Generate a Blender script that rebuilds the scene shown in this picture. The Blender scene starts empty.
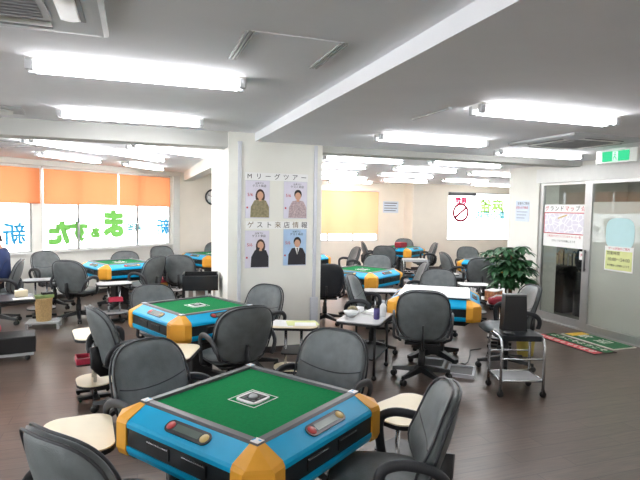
import bpy, bmesh, math, random
from mathutils import Vector, Matrix
random.seed(7)
SC = bpy.context.scene
COL = SC.collection
PI = math.pi
def R(a): return math.radians(a)

# ------------------------------------------------------------ materials
MATS = {}
def nodes(name):
    m = bpy.data.materials.new(name); m.use_nodes = True
    nt = m.node_tree
    for n in list(nt.nodes): nt.nodes.remove(n)
    out = nt.nodes.new('ShaderNodeOutputMaterial')
    MATS[name] = m
    return m, nt, out
def lin(c):
    f = lambda v: v / 12.92 if v <= .04045 else ((v + .055) / 1.055) ** 2.4
    return tuple(f(v / 255.0) for v in c) + (1.0,)
def pbr(name, rgb, rough=.5, metal=0.0, var=.10, scale=12.0, bump=0.0, spec=.5, bscale=None):
    """principled material with a gentle procedural mottling of its own colour"""
    m, nt, out = nodes(name)
    b = nt.nodes.new('ShaderNodeBsdfPrincipled')
    b.inputs['Roughness'].default_value = rough
    b.inputs['Metallic'].default_value = metal
    b.inputs['Specular IOR Level'].default_value = spec
    tc = nt.nodes.new('ShaderNodeTexCoord')
    n = nt.nodes.new('ShaderNodeTexNoise'); n.inputs['Scale'].default_value = scale; n.inputs['Detail'].default_value = 4
    nt.links.new(tc.outputs['Object'], n.inputs['Vector'])
    r = nt.nodes.new('ShaderNodeValToRGB')
    c = lin(rgb)
    r.color_ramp.elements[0].position = .3; r.color_ramp.elements[1].position = .7
    r.color_ramp.elements[0].color = tuple(max(0, v * (1 - var)) for v in c[:3]) + (1,)
    r.color_ramp.elements[1].color = tuple(min(1, v * (1 + var)) for v in c[:3]) + (1,)
    nt.links.new(n.outputs['Fac'], r.inputs['Fac'])
    nt.links.new(r.outputs['Color'], b.inputs['Base Color'])
    if bump:
        n2 = nt.nodes.new('ShaderNodeTexNoise'); n2.inputs['Scale'].default_value = bscale or scale * 8
        nt.links.new(tc.outputs['Object'], n2.inputs['Vector'])
        bp = nt.nodes.new('ShaderNodeBump'); bp.inputs['Strength'].default_value = bump; bp.inputs['Distance'].default_value = .01
        nt.links.new(n2.outputs['Fac'], bp.inputs['Height']); nt.links.new(bp.outputs['Normal'], b.inputs['Normal'])
    nt.links.new(b.outputs['BSDF'], out.inputs['Surface'])
    return m
def emit(name, rgb, strength):
    m, nt, out = nodes(name)
    e = nt.nodes.new('ShaderNodeEmission'); e.inputs['Color'].default_value = lin(rgb); e.inputs['Strength'].default_value = strength
    nt.links.new(e.outputs['Emission'], out.inputs['Surface'])
    return m
def translucent(name, rgb, mix=.5, rgb2=None, wave=0):
    m, nt, out = nodes(name)
    t = nt.nodes.new('ShaderNodeBsdfTranslucent'); d = nt.nodes.new('ShaderNodeBsdfDiffuse')
    c = lin(rgb)
    tc = nt.nodes.new('ShaderNodeTexCoord')
    n = nt.nodes.new('ShaderNodeTexNoise'); n.inputs['Scale'].default_value = 3
    nt.links.new(tc.outputs['Object'], n.inputs['Vector'])
    r = nt.nodes.new('ShaderNodeValToRGB')
    r.color_ramp.elements[0].color = tuple(v * .93 for v in c[:3]) + (1,); r.color_ramp.elements[1].color = c
    nt.links.new(n.outputs['Fac'], r.inputs['Fac'])
    nt.links.new(r.outputs['Color'], t.inputs['Color'])
    d.inputs['Color'].default_value = lin(rgb2 or rgb)
    x = nt.nodes.new('ShaderNodeMixShader'); x.inputs['Fac'].default_value = mix
    nt.links.new(d.outputs['BSDF'], x.inputs[1]); nt.links.new(t.outputs['BSDF'], x.inputs[2])
    nt.links.new(x.outputs['Shader'], out.inputs['Surface'])
    return m
def glass(name, tint=(255, 255, 255), refl=.08, film=0.0, filmrgb=(200, 205, 205)):
    """thin clear pane; film > 0 adds a frosted film"""
    m, nt, out = nodes(name)
    t = nt.nodes.new('ShaderNodeBsdfTransparent'); t.inputs['Color'].default_value = lin(tint)
    g = nt.nodes.new('ShaderNodeBsdfGlossy'); g.inputs['Roughness'].default_value = .02
    lw = nt.nodes.new('ShaderNodeLayerWeight'); lw.inputs['Blend'].default_value = .5
    pw = nt.nodes.new('ShaderNodeMath'); pw.operation = 'POWER'; pw.inputs[1].default_value = 5
    nt.links.new(lw.outputs['Facing'], pw.inputs[0])
    f = nt.nodes.new('ShaderNodeMath'); f.operation = 'MULTIPLY_ADD'; f.inputs[1].default_value = .9; f.inputs[2].default_value = .045
    nt.links.new(pw.outputs[0], f.inputs[0])
    x = nt.nodes.new('ShaderNodeMixShader')
    nt.links.new(f.outputs[0], x.inputs['Fac'])
    base = t.outputs['BSDF']
    if film:
        d = nt.nodes.new('ShaderNodeBsdfDiffuse'); d.inputs['Color'].default_value = lin(filmrgb)
        y = nt.nodes.new('ShaderNodeMixShader'); y.inputs['Fac'].default_value = film
        nt.links.new(t.outputs['BSDF'], y.inputs[1]); nt.links.new(d.outputs['BSDF'], y.inputs[2]); base = y.outputs['Shader']
    nt.links.new(base, x.inputs[1]); nt.links.new(g.outputs['BSDF'], x.inputs[2])
    nt.links.new(x.outputs['Shader'], out.inputs['Surface'])
    return m
def floor_mat():
    m, nt, out = nodes('dark wood planks')
    b = nt.nodes.new('ShaderNodeBsdfPrincipled')
    tc = nt.nodes.new('ShaderNodeTexCoord')
    br = nt.nodes.new('ShaderNodeTexBrick')
    br.inputs['Scale'].default_value = 1.0
    br.inputs['Brick Width'].default_value = .92; br.inputs['Row Height'].default_value = .152
    br.inputs['Mortar Size'].default_value = .0022; br.inputs['Mortar Smooth'].default_value = .2; br.inputs['Bias'].default_value = 0
    br.offset = .37
    br.inputs['Color1'].default_value = lin((88, 74, 66)); br.inputs['Color2'].default_value = lin((98, 83, 74)); br.inputs['Mortar'].default_value = lin((46, 38, 36))
    nt.links.new(tc.outputs['Object'], br.inputs['Vector'])
    mp = nt.nodes.new('ShaderNodeMapping'); mp.inputs['Scale'].default_value = (2.0, 26.0, 1.0)
    nt.links.new(tc.outputs['Object'], mp.inputs['Vector'])
    n = nt.nodes.new('ShaderNodeTexNoise'); n.inputs['Scale'].default_value = 2.2; n.inputs['Detail'].default_value = 6
    nt.links.new(mp.outputs['Vector'], n.inputs['Vector'])
    r = nt.nodes.new('ShaderNodeValToRGB')
    r.color_ramp.elements[0].position = .3; r.color_ramp.elements[1].position = .72
    r.color_ramp.elements[0].color = (.70, .70, .70, 1); r.color_ramp.elements[1].color = (1.15, 1.13, 1.11, 1)
    nt.links.new(n.outputs['Fac'], r.inputs['Fac'])
    mx = nt.nodes.new('ShaderNodeMixRGB'); mx.blend_type = 'MULTIPLY'; mx.inputs['Fac'].default_value = 1
    nt.links.new(br.outputs['Color'], mx.inputs[1]); nt.links.new(r.outputs['Color'], mx.inputs[2])
    nt.links.new(mx.outputs['Color'], b.inputs['Base Color'])
    b.inputs['Roughness'].default_value = .30
    b.inputs['Specular IOR Level'].default_value = .6
    bp = nt.nodes.new('ShaderNodeBump'); bp.inputs['Strength'].default_value = .12; bp.inputs['Distance'].default_value = .004
    nt.links.new(n.outputs['Fac'], bp.inputs['Height']); nt.links.new(bp.outputs['Normal'], b.inputs['Normal'])
    nt.links.new(b.outputs['BSDF'], out.inputs['Surface'])
    return m
def map_mat():
    """street plan: pale blocks, white roads, one yellow road"""
    m, nt, out = nodes('printed street map')
    b = nt.nodes.new('ShaderNodeBsdfPrincipled'); b.inputs['Roughness'].default_value = .6
    tc = nt.nodes.new('ShaderNodeTexCoord')
    v = nt.nodes.new('ShaderNodeTexVoronoi'); v.feature = 'DISTANCE_TO_EDGE'; v.inputs['Scale'].default_value = 11
    nt.links.new(tc.outputs['Object'], v.inputs['Vector'])
    r = nt.nodes.new('ShaderNodeValToRGB'); r.color_ramp.interpolation = 'CONSTANT'
    r.color_ramp.elements[0].color = lin((250, 250, 250)); r.color_ramp.elements[1].position = .05; r.color_ramp.elements[1].color = lin((226, 222, 232))
    nt.links.new(v.outputs['Distance'], r.inputs['Fac'])
    nt.links.new(r.outputs['Color'], b.inputs['Base Color']); nt.links.new(b.outputs['BSDF'], out.inputs['Surface'])
    return m

M = {}
M['floor'] = floor_mat()
M['ceiling'] = pbr('painted ceiling', (246, 246, 249), .9, var=.02, scale=3)
M['wall'] = pbr('cream wallpaper', (238, 237, 229), .85, var=.02, scale=4, bump=.05, bscale=180)
M['wall_back'] = pbr('cream wallpaper back', (245, 237, 223), .85, var=.02, scale=4)
M['beam'] = pbr('light grey beam paint', (192, 192, 188), .85, var=.02, scale=4)
M['white'] = pbr('white paint', (240, 240, 236), .5, var=.02)
M['trunk'] = pbr('grey white plastic trunking', (214, 216, 222), .45, var=.02)
M['base'] = pbr('dark vinyl baseboard', (62, 56, 54), .5, var=.06)
M['leather'] = pbr('grey leatherette', (103, 109, 110), .46, var=.16, scale=14, bump=.15, bscale=160)
M['leather_dark'] = pbr('black leatherette', (46, 49, 54), .45, var=.12, scale=14, bump=.15, bscale=160)
M['piping'] = pbr('dark grey piping', (48, 50, 54), .45, var=.05)
M['arm'] = pbr('black moulded armrest', (44, 46, 50), .42, var=.08)
M['black'] = pbr('black plastic', (28, 29, 31), .4, var=.1)
M['caster'] = pbr('black caster', (20, 20, 22), .35, var=.1)
M['felt'] = pbr('green baize', (12, 128, 72), .95, var=.07, scale=60, bump=.2, bscale=500, spec=.15)
M['rail'] = pbr('dark grey rail', (92, 94, 97), .38, var=.06)
M['blue'] = pbr('sky blue lacquer', (8, 172, 222), .35, var=.03, spec=.3)
M['band'] = pbr('black side band', (30, 34, 38), .3, var=.08)
M['gold'] = pbr('golden ochre corner', (240, 172, 62), .38, spec=.3, var=.05)
M['chrome'] = pbr('chrome steel', (205, 207, 210), .22, metal=.9, var=.02)
M['steel'] = pbr('brushed aluminium', (188, 188, 186), .4, metal=.6, var=.03, scale=30)
M['cream'] = pbr('cream laminate', (240, 226, 194), .4, var=.02)
M['whitelam'] = pbr('white laminate', (232, 232, 232), .4, var=.02)
M['greylam'] = pbr('grey laminate', (176, 178, 180), .4, var=.03)
M['paper'] = pbr('white paper', (244, 244, 242), .7, var=.01)
M['red'] = pbr('red plastic', (196, 58, 82), .45, var=.08)
M['darkred'] = pbr('dark red cloth', (150, 36, 52), .7, var=.12)
M['orange'] = pbr('amber cardboard', (196, 140, 70), .7, var=.08)
M['lcd'] = pbr('lcd screen', (98, 112, 104), .2, var=.06)
M['redbutton'] = pbr('red button', (190, 60, 60), .4)
M['yellowbutton'] = pbr('yellow button', (206, 178, 110), .4)
M['panelgrey'] = pbr('grey panel', (196, 198, 200), .45, var=.03)
M['dkgrey'] = pbr('dark grey metal', (96, 98, 100), .5, var=.08)
M['ink'] = pbr('black ink', (40, 38, 40), .7, var=.05)
M['inkred'] = pbr('red ink', (200, 60, 74), .7, var=.05)
M['inkbrown'] = pbr('brown ink', (130, 104, 66), .7, var=.05)
M['skin'] = pbr('skin', (214, 166, 138), .55, var=.04)
M['hair'] = pbr('black hair', (34, 28, 28), .5, var=.2, scale=50)
M['hairbrown'] = pbr('brown hair print', (70, 48, 44), .6, var=.2, scale=50)
M['navy'] = pbr('navy jacket cloth', (44, 60, 104), .85, var=.1)
M['trousers'] = pbr('charcoal trouser cloth', (52, 52, 58), .85, var=.1)
M['leaf'] = pbr('dark green leaf', (48, 92, 56), .42, var=.35, scale=9)
M['bark'] = pbr('brown stem', (96, 78, 56), .8, var=.2)
M['pot'] = pbr('dark planter', (54, 50, 50), .5, var=.1)
M['soil'] = pbr('soil', (50, 38, 30), .95, var=.3, scale=60)
M['wicker'] = pbr('tan wicker', (190, 160, 110), .75, var=.18, scale=60, bump=.5, bscale=120)
M['glass'] = glass('clear window glass')
M['doorglass'] = glass('door glass', (234, 238, 236))
M['frost'] = glass('door glass with frosted film', (230, 234, 232), film=.56, filmrgb=(214, 218, 208))
M['blind'] = translucent('orange roller blind fabric', (238, 155, 106), .35)
M['blindy'] = translucent('amber roller blind fabric', (226, 147, 118), .25, (250, 200, 146))
M['filmgreen'] = translucent('green window film', (98, 152, 74), .7)
M['filmblue'] = translucent('blue window film', (50, 126, 166), .7)
M['filmcyan'] = translucent('pale cyan window film', (87, 135, 139), .7)
M['filmpink'] = translucent('pink red window film', (154, 48, 76), .6)
M['filmlime'] = translucent('pale green window film', (113, 142, 74), .7)
M['tube'] = emit('lit fluorescent tube', (252, 252, 255), 9.0)
M['exit'] = emit('lit green exit panel', (64, 200, 140), .36)
M['exitw'] = emit('lit white exit panel', (225, 255, 240), .30)
M['map'] = map_mat()
M['bluepaper'] = pbr('pale blue printed paper', (214, 226, 240), .6, var=.02)
M['pinkpaper'] = pbr('pale lilac printed paper', (226, 222, 234), .35, var=.03)
M['skypaper'] = pbr('sky blue poster paper', (176, 204, 232), .35, var=.12, scale=6)
M['sticker'] = pbr('pale aqua sticker', (186, 220, 222), .6, var=.02)
M['limepaper'] = pbr('yellow green paper', (222, 228, 160), .6, var=.04)
M['matgreen'] = pbr('green mat pile', (50, 108, 70), .95, var=.3, scale=40)
M['matred'] = pbr('red mat pile', (206, 92, 96), .95, var=.2, scale=40)
M['matbrown'] = pbr('dark brown mat pile', (66, 54, 50), .95, var=.2, scale=60)
M['matwhite'] = pbr('off white mat pile', (226, 226, 214), .95, var=.08, scale=60)
M['matyellow'] = pbr('yellow mat pile', (228, 186, 74), .95, var=.15, scale=40)
M['lobbywall'] = pbr('grey lobby wall', (176, 174, 166), .8, var=.03)
M['lobbydado'] = pbr('beige lobby dado', (192, 184, 164), .8, var=.03)
M['tile'] = pbr('lobby floor tile', (128, 122, 114), .5, var=.08)
M['cloth1'] = pbr('olive knit print', (150, 140, 110), .7, var=.25, scale=40)
M['cloth2'] = pbr('plaid pink print', (190, 170, 172), .7, var=.3, scale=60)
M['cloth3'] = pbr('black suit print', (50, 48, 54), .7, var=.1)
M['multi'] = pbr('patterned box', (178, 120, 84), .6, var=.6, scale=24)
M['greenbox'] = pbr('olive green box', (120, 140, 84), .6, var=.2)
M['yellowbin'] = pbr('yellow bin', (206, 186, 96), .5, var=.06)
M['bag'] = pbr('translucent pink bag', (220, 120, 130), .4, var=.3, scale=20)
M['purple'] = pbr('violet can', (88, 78, 140), .35, var=.1)
M['lgwire'] = pbr('grey steel wire', (160, 162, 164), .4, metal=.5)

# ------------------------------------------------------------ mesh builder
class MB:
    def __init__(s): s.bm = bmesh.new()
    def _new(s, verts, faces, mat=None, smooth=False):
        vs = [s.bm.verts.new(mat @ Vector(v) if mat else v) for v in verts]
        out = []
        for f in faces:
            try:
                fc = s.bm.faces.new([vs[i] for i in f]); fc.smooth = smooth; out.append(fc)
            except ValueError: pass
        return vs, out
    def box(s, x0, x1, y0, y1, z0, z1, m=None, bev=0, seg=2):
        v = [(x0, y0, z0), (x1, y0, z0), (x1, y1, z0), (x0, y1, z0), (x0, y0, z1), (x1, y0, z1), (x1, y1, z1), (x0, y1, z1)]
        f = [(3, 2, 1, 0), (4, 5, 6, 7), (0, 1, 5, 4), (1, 2, 6, 5), (2, 3, 7, 6), (3, 0, 4, 7)]
        vs, fs = s._new(v, f, m)
        if bev:
            es = {e for fc in fs for e in fc.edges}
            bmesh.ops.bevel(s.bm, geom=list(es), offset=bev, segments=seg, profile=.5, affect='EDGES')
        return s
    def prism(s, poly, z0, z1, m=None, top=None):
        n = len(poly); t = top or poly
        v = [(p[0], p[1], z0) for p in poly] + [(p[0], p[1], z1) for p in t]
        f = [tuple(reversed(range(n))), tuple(range(n, 2 * n))] + [(i, (i + 1) % n, n + (i + 1) % n, n + i) for i in range(n)]
        s._new(v, f, m); return s
    def rings(s, loops, m=None, caps=True, smooth=True, closed=True):
        n = len(loops[0]); v = [p for l in loops for p in l]; f = []
        for k in range(len(loops) - 1):
            for i in range(n if closed else n - 1):
                j = (i + 1) % n
                f.append((k * n + i, k * n + j, (k + 1) * n + j, (k + 1) * n + i))
        if caps:
            f.append(tuple(reversed(range(n)))); f.append(tuple(range((len(loops) - 1) * n, len(loops) * n)))
        s._new(v, f, m, smooth); return s
    def lathe(s, prof, n=20, c=(0, 0), m=None, caps=True, smooth=True):
        loops = [[(c[0] + r * math.cos(2 * PI * i / n), c[1] + r * math.sin(2 * PI * i / n), z) for i in range(n)] for r, z in prof]
        return s.rings(loops, m, caps, smooth)
    def tube(s, pts, r, n=8, m=None, closed=False, flat=None, up=(0, 0, 1)):
        """sweep a round (or flat=(rw, rh) elliptical) section along pts"""
        P = [Vector(p) for p in pts]; loops = []; N = len(P)
        for i, p in enumerate(P):
            a = P[(i - 1) % N] if (closed or i > 0) else p
            b = P[(i + 1) % N] if (closed or i < N - 1) else p
            t = (b - a).normalized()
            u = Vector(up)
            if abs(t.dot(u)) > .97: u = Vector((1, 0, 0)) if abs(t.x) < .9 else Vector((0, 1, 0))
            sd = t.cross(u).normalized(); uu = sd.cross(t).normalized()
            rr = r[i] if isinstance(r, (list, tuple)) else r
            rw, rh = flat if flat else (rr, rr)
            loops.append([p + sd * (rw * math.cos(2 * PI * k / n)) + uu * (rh * math.sin(2 * PI * k / n)) for k in range(n)])
        if closed: loops.append(loops[0])
        return s.rings(loops, m, caps=not closed)
    def ball(s, c, r, n=12, k=8, m=None):
        c = Vector(c); rx, ry, rz = r if isinstance(r, (list, tuple)) else (r, r, r)
        loops = []
        for j in range(1, k):
            a = -PI / 2 + PI * j / k
            loops.append([(c.x + rx * math.cos(a) * math.cos(2 * PI * i / n), c.y + ry * math.cos(a) * math.sin(2 * PI * i / n), c.z + rz * math.sin(a)) for i in range(n)])
        return s.rings(loops, m)
    def quad(s, pts, m=None): s._new(pts, [tuple(range(len(pts)))], m); return s
    def mesh(s, name):
        bmesh.ops.recalc_face_normals(s.bm, faces=s.bm.faces)
        me = bpy.data.meshes.new(name); s.bm.to_mesh(me); s.bm.free(); return me

def link(o, parent=None):
    COL.objects.link(o)
    if parent is not None: o.parent = parent
    return o
def obj(name, mb, mat, parent=None, loc=None, rz=0, label=None):
    me = mb.mesh(name) if isinstance(mb, MB) else mb
    if mat is not None:
        me.materials.clear(); me.materials.append(M[mat] if isinstance(mat, str) else mat)
    o = link(bpy.data.objects.new(name, me), parent)
    if loc: o.location = loc
    if rz: o.rotation_euler = (0, 0, rz)
    if label: o['label'] = label
    return o
def tag(o, label, cat, group=None):
    o['label'] = label; o['category'] = cat; o['kind'] = 'thing'
    if group: o['group'] = group
    return o
def thing(name, label, cat, loc=(0, 0, 0), rz=0, group=None):
    o = link(bpy.data.objects.new(name, None)); o.empty_display_size = .1
    o.location = loc; o.rotation_euler = (0, 0, rz)
    return tag(o, label, cat, group)
def struct(name, mb, mat, parent=None, loc=None, rz=0):
    o = obj(name, mb, mat, parent, loc, rz)
    if parent is None: o['kind'] = 'structure'
    return o
KIDS = {}
def kids(o):
    if o.name not in KIDS: KIDS[o.name] = [c for c in bpy.data.objects if c.parent == o]
    return KIDS[o.name]
def dup(root, loc, rz, label, group=None, scale=None):
    r = root.copy(); COL.objects.link(r); r.location = loc; r.rotation_euler = (0, 0, rz); r['label'] = label
    if group: r['group'] = group
    if scale: r.scale = scale
    for ch in kids(root):
        c = ch.copy(); COL.objects.link(c); c.parent = r
        for g in kids(ch):
            d = g.copy(); COL.objects.link(d); d.parent = c
    return r
def embolden(me, w):
    """widen flat lettering: a strip of width w outside every outline"""
    bm = bmesh.new(); bm.from_mesh(me); bmesh.ops.remove_doubles(bm, verts=bm.verts, dist=1e-5)
    bd = [e for e in bm.edges if len(e.link_faces) == 1]; nv = {}
    for e in bd:
        a, b = e.verts; d = (b.co - a.co); n = Vector((d.y, -d.x, 0))
        if n.length < 1e-9: continue
        n.normalize(); c = e.link_faces[0].calc_center_median()
        if n.dot((a.co + b.co) / 2 - c) < 0: n = -n
        for v in (a, b): nv.setdefault(v, []).append(n)
    out = {}
    for v, ns in nv.items():
        s = sum(ns, Vector((0, 0, 0)))
        if s.length < 1e-6: s = ns[0]
        s.normalize(); out[v] = bm.verts.new(v.co + s * w)
    for e in bd:
        a, b = e.verts
        if a in out and b in out:
            try: bm.faces.new((a, b, out[b], out[a]))
            except ValueError: pass
    bm.to_mesh(me); bm.free(); return me
def text_mesh(body, size, depth=.001, mirror=False, align='CENTER', sx=1.0, weight=0.0):
    c = bpy.data.curves.new('lettering', 'FONT'); c.body = body; c.size = size; c.extrude = depth; c.align_x = align; c.align_y = 'CENTER'
    c.resolution_u = 3
    o = bpy.data.objects.new('lettering', c); COL.objects.link(o)
    dg = bpy.context.evaluated_depsgraph_get(); dg.update()
    me = bpy.data.meshes.new_from_object(o.evaluated_get(dg))
    bpy.data.objects.remove(o); bpy.data.curves.remove(c)
    if weight and not depth: me = embolden(me, weight)
    # stand the text up: x stays, y -> z
    me.transform(Matrix(((sx * (-1 if mirror else 1), 0, 0, 0), (0, 0, -1, 0), (0, 1, 0, 0), (0, 0, 0, 1))))
    if mirror: me.flip_normals()
    return me
SKY, EXPO = 2.3, 1.95
# ------------------------------------------------------------ camera
H = 1.68
cam = bpy.data.cameras.new('camera'); cam.sensor_width = 36; cam.lens = 520 / 640 * 36; cam.clip_start = .05
co = link(bpy.data.objects.new('camera', cam)); co.location = (0, 0, H)
pitch = math.atan(32 / 520.0)
co.rotation_euler = (Matrix.Rotation(R(-19.5), 3, 'Z') @ Matrix.Rotation(PI / 2 - pitch, 3, 'X') @ Matrix.Rotation(R(1.0), 3, 'Z')).to_euler()
SC.camera = co

# ------------------------------------------------------------ the room
CL, CR, CB, BZ = 2.50, 2.41, 2.40, 2.335       # ceilings (left, lower right, back) and beam underside
XW, YW = -5.85, 6.61                            # where the window wall meets the left wall
struct('floor', MB().box(-7, 13, -4.2, 14, -.12, 0), 'floor')
struct('ceiling', MB().box(-7, 1.27, -4.2, 5.80, CL, 2.8), 'ceiling')
struct('ceiling_lower', MB().box(1.27, 6.0, -4.2, 5.80, CR, 2.8).box(1.255, 1.27, -4.2, 5.8, CR, CL), 'ceiling')
struct('ceiling_back', MB().box(-7, 13, 5.95, 14, CB, 2.8), 'ceiling')
struct('ceiling_lobby', MB().box(6.0, 9.2, 2.5, 7.3, CR, 2.8), 'ceiling')
struct('trim_1', MB().box(-7, .96, 5.80, 6.10, BZ, CL + .1), 'beam')
struct('trim_2', MB().box(2.06, 6.1, 5.80, 6.10, BZ, CL + .1), 'beam')
struct('trim_3', MB().box(.98, 1.16, 7.1, 11.75, BZ - .12, CB + .05), 'wall')
struct('wall_column', MB().box(.96, 2.06, 5.78, 7.10, 0, 2.6), 'wall')
struct('baseboard_column', MB().box(.952, 2.068, 5.772, 7.108, 0, .07), 'base')
# window wall, built in its own frame: x along the wall, +y outwards
WA = math.atan2(1.95, 2.55); W0 = Vector((-1.88, 9.65, 0))
def wallpt(s, n, z):
    return (W0.x + s * math.cos(WA) - n * math.sin(WA), W0.y + s * math.sin(WA) + n * math.cos(WA), z)
w = MB().box(-5.1, 3.5, 0, .16, 0, .84).box(-5.1, 3.5, 0, .16, 2.31, 2.75)
for a, b in ((-5.1, -4.3), (-2.15, -1.82), (.30, .46), (3.26, 3.5)): w.box(a, b, 0, .16, .84, 2.31)
struct('wall_window', w, 'wall', loc=W0, rz=WA)
struct('baseboard_window', MB().box(-5.1, 3.45, -.012, 0, 0, .08), 'base', loc=W0, rz=WA)
struct('trim_4', MB().box(-5.0, 3.45, -.05, 0, .825, .855), 'white', loc=W0, rz=WA)
struct('trim_5', MB().box(-5.0, 3.45, -.09, 0, 2.31, 2.40), 'wall', loc=W0, rz=WA)
struct('trim_6', MB().box(3.30, 3.47, -.035, 0, .0, 2.40), 'white', loc=W0, rz=WA)
def window(name, a, b, z0, z1, mulls, loc, rz):
    f = MB(); t = .03
    f.box(a, b, .03, .09, z0, z0 + t).box(a, b, .03, .09, z1 - t, z1)
    f.box(a, a + t, .03, .09, z0 + t, z1 - t).box(b - t, b, .03, .09, z0 + t, z1 - t)
    e = struct(name, f, 'steel', loc=loc, rz=rz)
    xs = [a + t] + list(mulls) + [b - t]
    for i in range(len(xs) - 1):
        obj('pane', MB().box(xs[i], xs[i + 1], .055, .061, z0 + t, z1 - t), 'glass', e)
    for i, x in enumerate(mulls):
        mo = obj('mullion', MB().box(x - .022, x + .022, .035, .085, z0 + t, z1 - t), 'steel', e)
        obj('latch', MB().box(x - .012, x + .012, .015, .035, z0 + .5, z0 + .58), 'dkgrey', mo)
    return e
window('window_1', -1.82, .30, .84, 2.31, (-.75,), W0, WA)
window('window_2', .46, 3.26, .84, 2.31, (1.155, 2.43), W0, WA)
window('window_3', -4.3, -2.15, .84, 2.31, (-3.2,), W0, WA)
# remaining walls (two unseen windows added in the left wall to brighten the ceiling)
window('added_window_6', -3.4, .9, .84, 2.31, (-1.2,), (XW, 0, 0), PI / 2)
window('added_window_7', 1.3, 5.6, .84, 2.31, (3.4,), (XW, 0, 0), PI / 2)
f = MB().box(XW - .15, XW, -4.2, YW + .4, 0, .84).box(XW - .15, XW, -4.2, YW + .4, 2.31, 2.75)
for a, b in ((-4.2, -3.4), (.9, 1.3), (5.6, YW + .4)): f.box(XW - .15, XW, a, b, .84, 2.31)
struct('wall_left', f, 'wall')
struct('wall_rear', MB().box(XW - .15, 6.15, -4.2, -4.0, 0, 2.75), 'wall')
struct('wall_back_left', MB().box(.80, 3.0, 11.75, 11.9, 0, 2.7), 'wall_back')
struct('wall_back_step', MB().box(3.0, 3.15, 11.75, 13.35, 0, 2.7), 'wall_back')
bx0, bx1, bz0, bz1 = 3.4, 6.40, .78, 2.18
f = MB().box(3.0, 7.4, 13.2, 13.36, 0, bz0).box(3.0, 7.4, 13.2, 13.36, bz1, 2.7).box(3.0, bx0, 13.2, 13.36, bz0, bz1).box(bx1, 7.4, 13.2, 13.36, bz0, bz1)
struct('wall_far', f, 'wall_back')
wx0, wx1, wz0, wz1 = 8.32, 10.95, .82, 2.20
f = MB().box(7.2, 12.0, 12.7, 12.86, 0, wz0).box(7.2, 12.0, 12.7, 12.86, wz1, 2.7).box(7.2, wx0, 12.7, 12.86, wz0, wz1).box(wx1, 12.0, 12.7, 12.86, wz0, wz1).box(7.2, 7.36, 12.86, 13.2, 0, 2.7)
struct('wall_far_right', f, 'wall_back')
struct('baseboard_far', MB().box(3.0, 7.2, 13.188, 13.2, 0, .09).box(7.188, 12, 12.688, 12.7, 0, .09).box(.86, 3.0, 11.738, 11.75, 0, .09), 'base')
window('window_4', bx0, bx1, bz0, bz1, (4.9, 5.65), (0, 13.2, 0), 0)
window('window_5', wx0, wx1, wz0, wz1, (), (0, 12.7, 0), 0)
struct('wall_back_right', MB().box(12.0, 12.15, 7.3, 12.9, 0, 2.7), 'wall_back')
struct('wall_pillar', MB().box(6.0, 6.4, 6.62, 7.32, 0, 2.6), 'wall')
struct('wall_lobby_side', MB().box(6.4, 12.0, 7.3, 7.45, 0, 2.7), 'wall')
struct('wall_right', MB().box(6.0, 6.15, -4.2, 3.75, 0, 2.75).box(6.0, 6.12, 3.75, 6.62, 2.345, 2.75), 'wall')
struct('wall_lobby', MB().box(8.6, 8.75, 2.5, 7.3, .95, 2.6).box(6.4, 8.6, 7.22, 7.3, .95, 2.6), 'lobbywall')
struct('wall_lobby_dado', MB().box(8.56, 8.75, 2.5, 7.3, 0, .95).box(6.4, 8.6, 7.20, 7.3, 0, .95).box(7.5, 8.6, 4.2, 5.35, 0, 1.0), 'lobbydado')
struct('baseboard_lobby', MB().box(8.54, 8.56, 5.35, 7.2, 0, .1).box(6.4, 8.56, 7.18, 7.2, 0, .1).box(7.48, 7.5, 4.18, 5.37, 0, .1).box(7.5, 8.6, 5.35, 5.37, 0, .1), 'base')
struct('wall_lobby_front', MB().box(6.15, 8.75, 2.4, 2.55, 0, 2.6), 'lobbywall')
struct('floor_lobby', MB().box(6.12, 8.6, 2.5, 7.3, 0, .004), 'tile')
# glass doors along x = 6
struct('trim_7', MB().box(5.97, 6.10, 3.75, 6.66, 2.13, 2.345), 'white')                     # white header
struct('trim_8', MB().box(5.96, 6.12, 3.75, 6.62, 0, .012), 'steel')                         # floor track
d1 = struct('door_1', MB().box(6.02, 6.07, 6.545, 6.62, 0, 2.13).box(6.02, 6.07, 5.70, 6.545, .012, .12).box(6.02, 6.07, 5.70, 6.545, 2.09, 2.13), 'steel')
obj('pane', MB().box(6.04, 6.05, 5.70, 6.545, .12, 2.09), 'doorglass', d1)
d2 = struct('door_2', MB().box(5.975, 6.03, 5.575, 5.70, 0, 2.13).box(5.98, 6.02, 3.83, 5.575, .012, .11).box(5.98, 6.02, 3.83, 5.575, 2.085, 2.13).box(5.975, 6.03, 3.75, 3.83, 0, 2.13), 'steel')
obj('pane', MB().box(5.995, 6.005, 3.83, 5.575, 1.83, 2.085), 'doorglass', d2)
obj('frosted_pane', MB().box(5.995, 6.005, 3.83, 5.575, .11, 1.83), 'frost', d2, label='pane with a frosted film')
obj('handle', MB().tube([(5.955, 5.64, .85), (5.955, 5.64, 1.15)], .012).box(5.955, 5.975, 5.632, 5.648, .87, .89).box(5.955, 5.975, 5.632, 5.648, 1.11, 1.13), 'dkgrey', d2)

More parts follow.
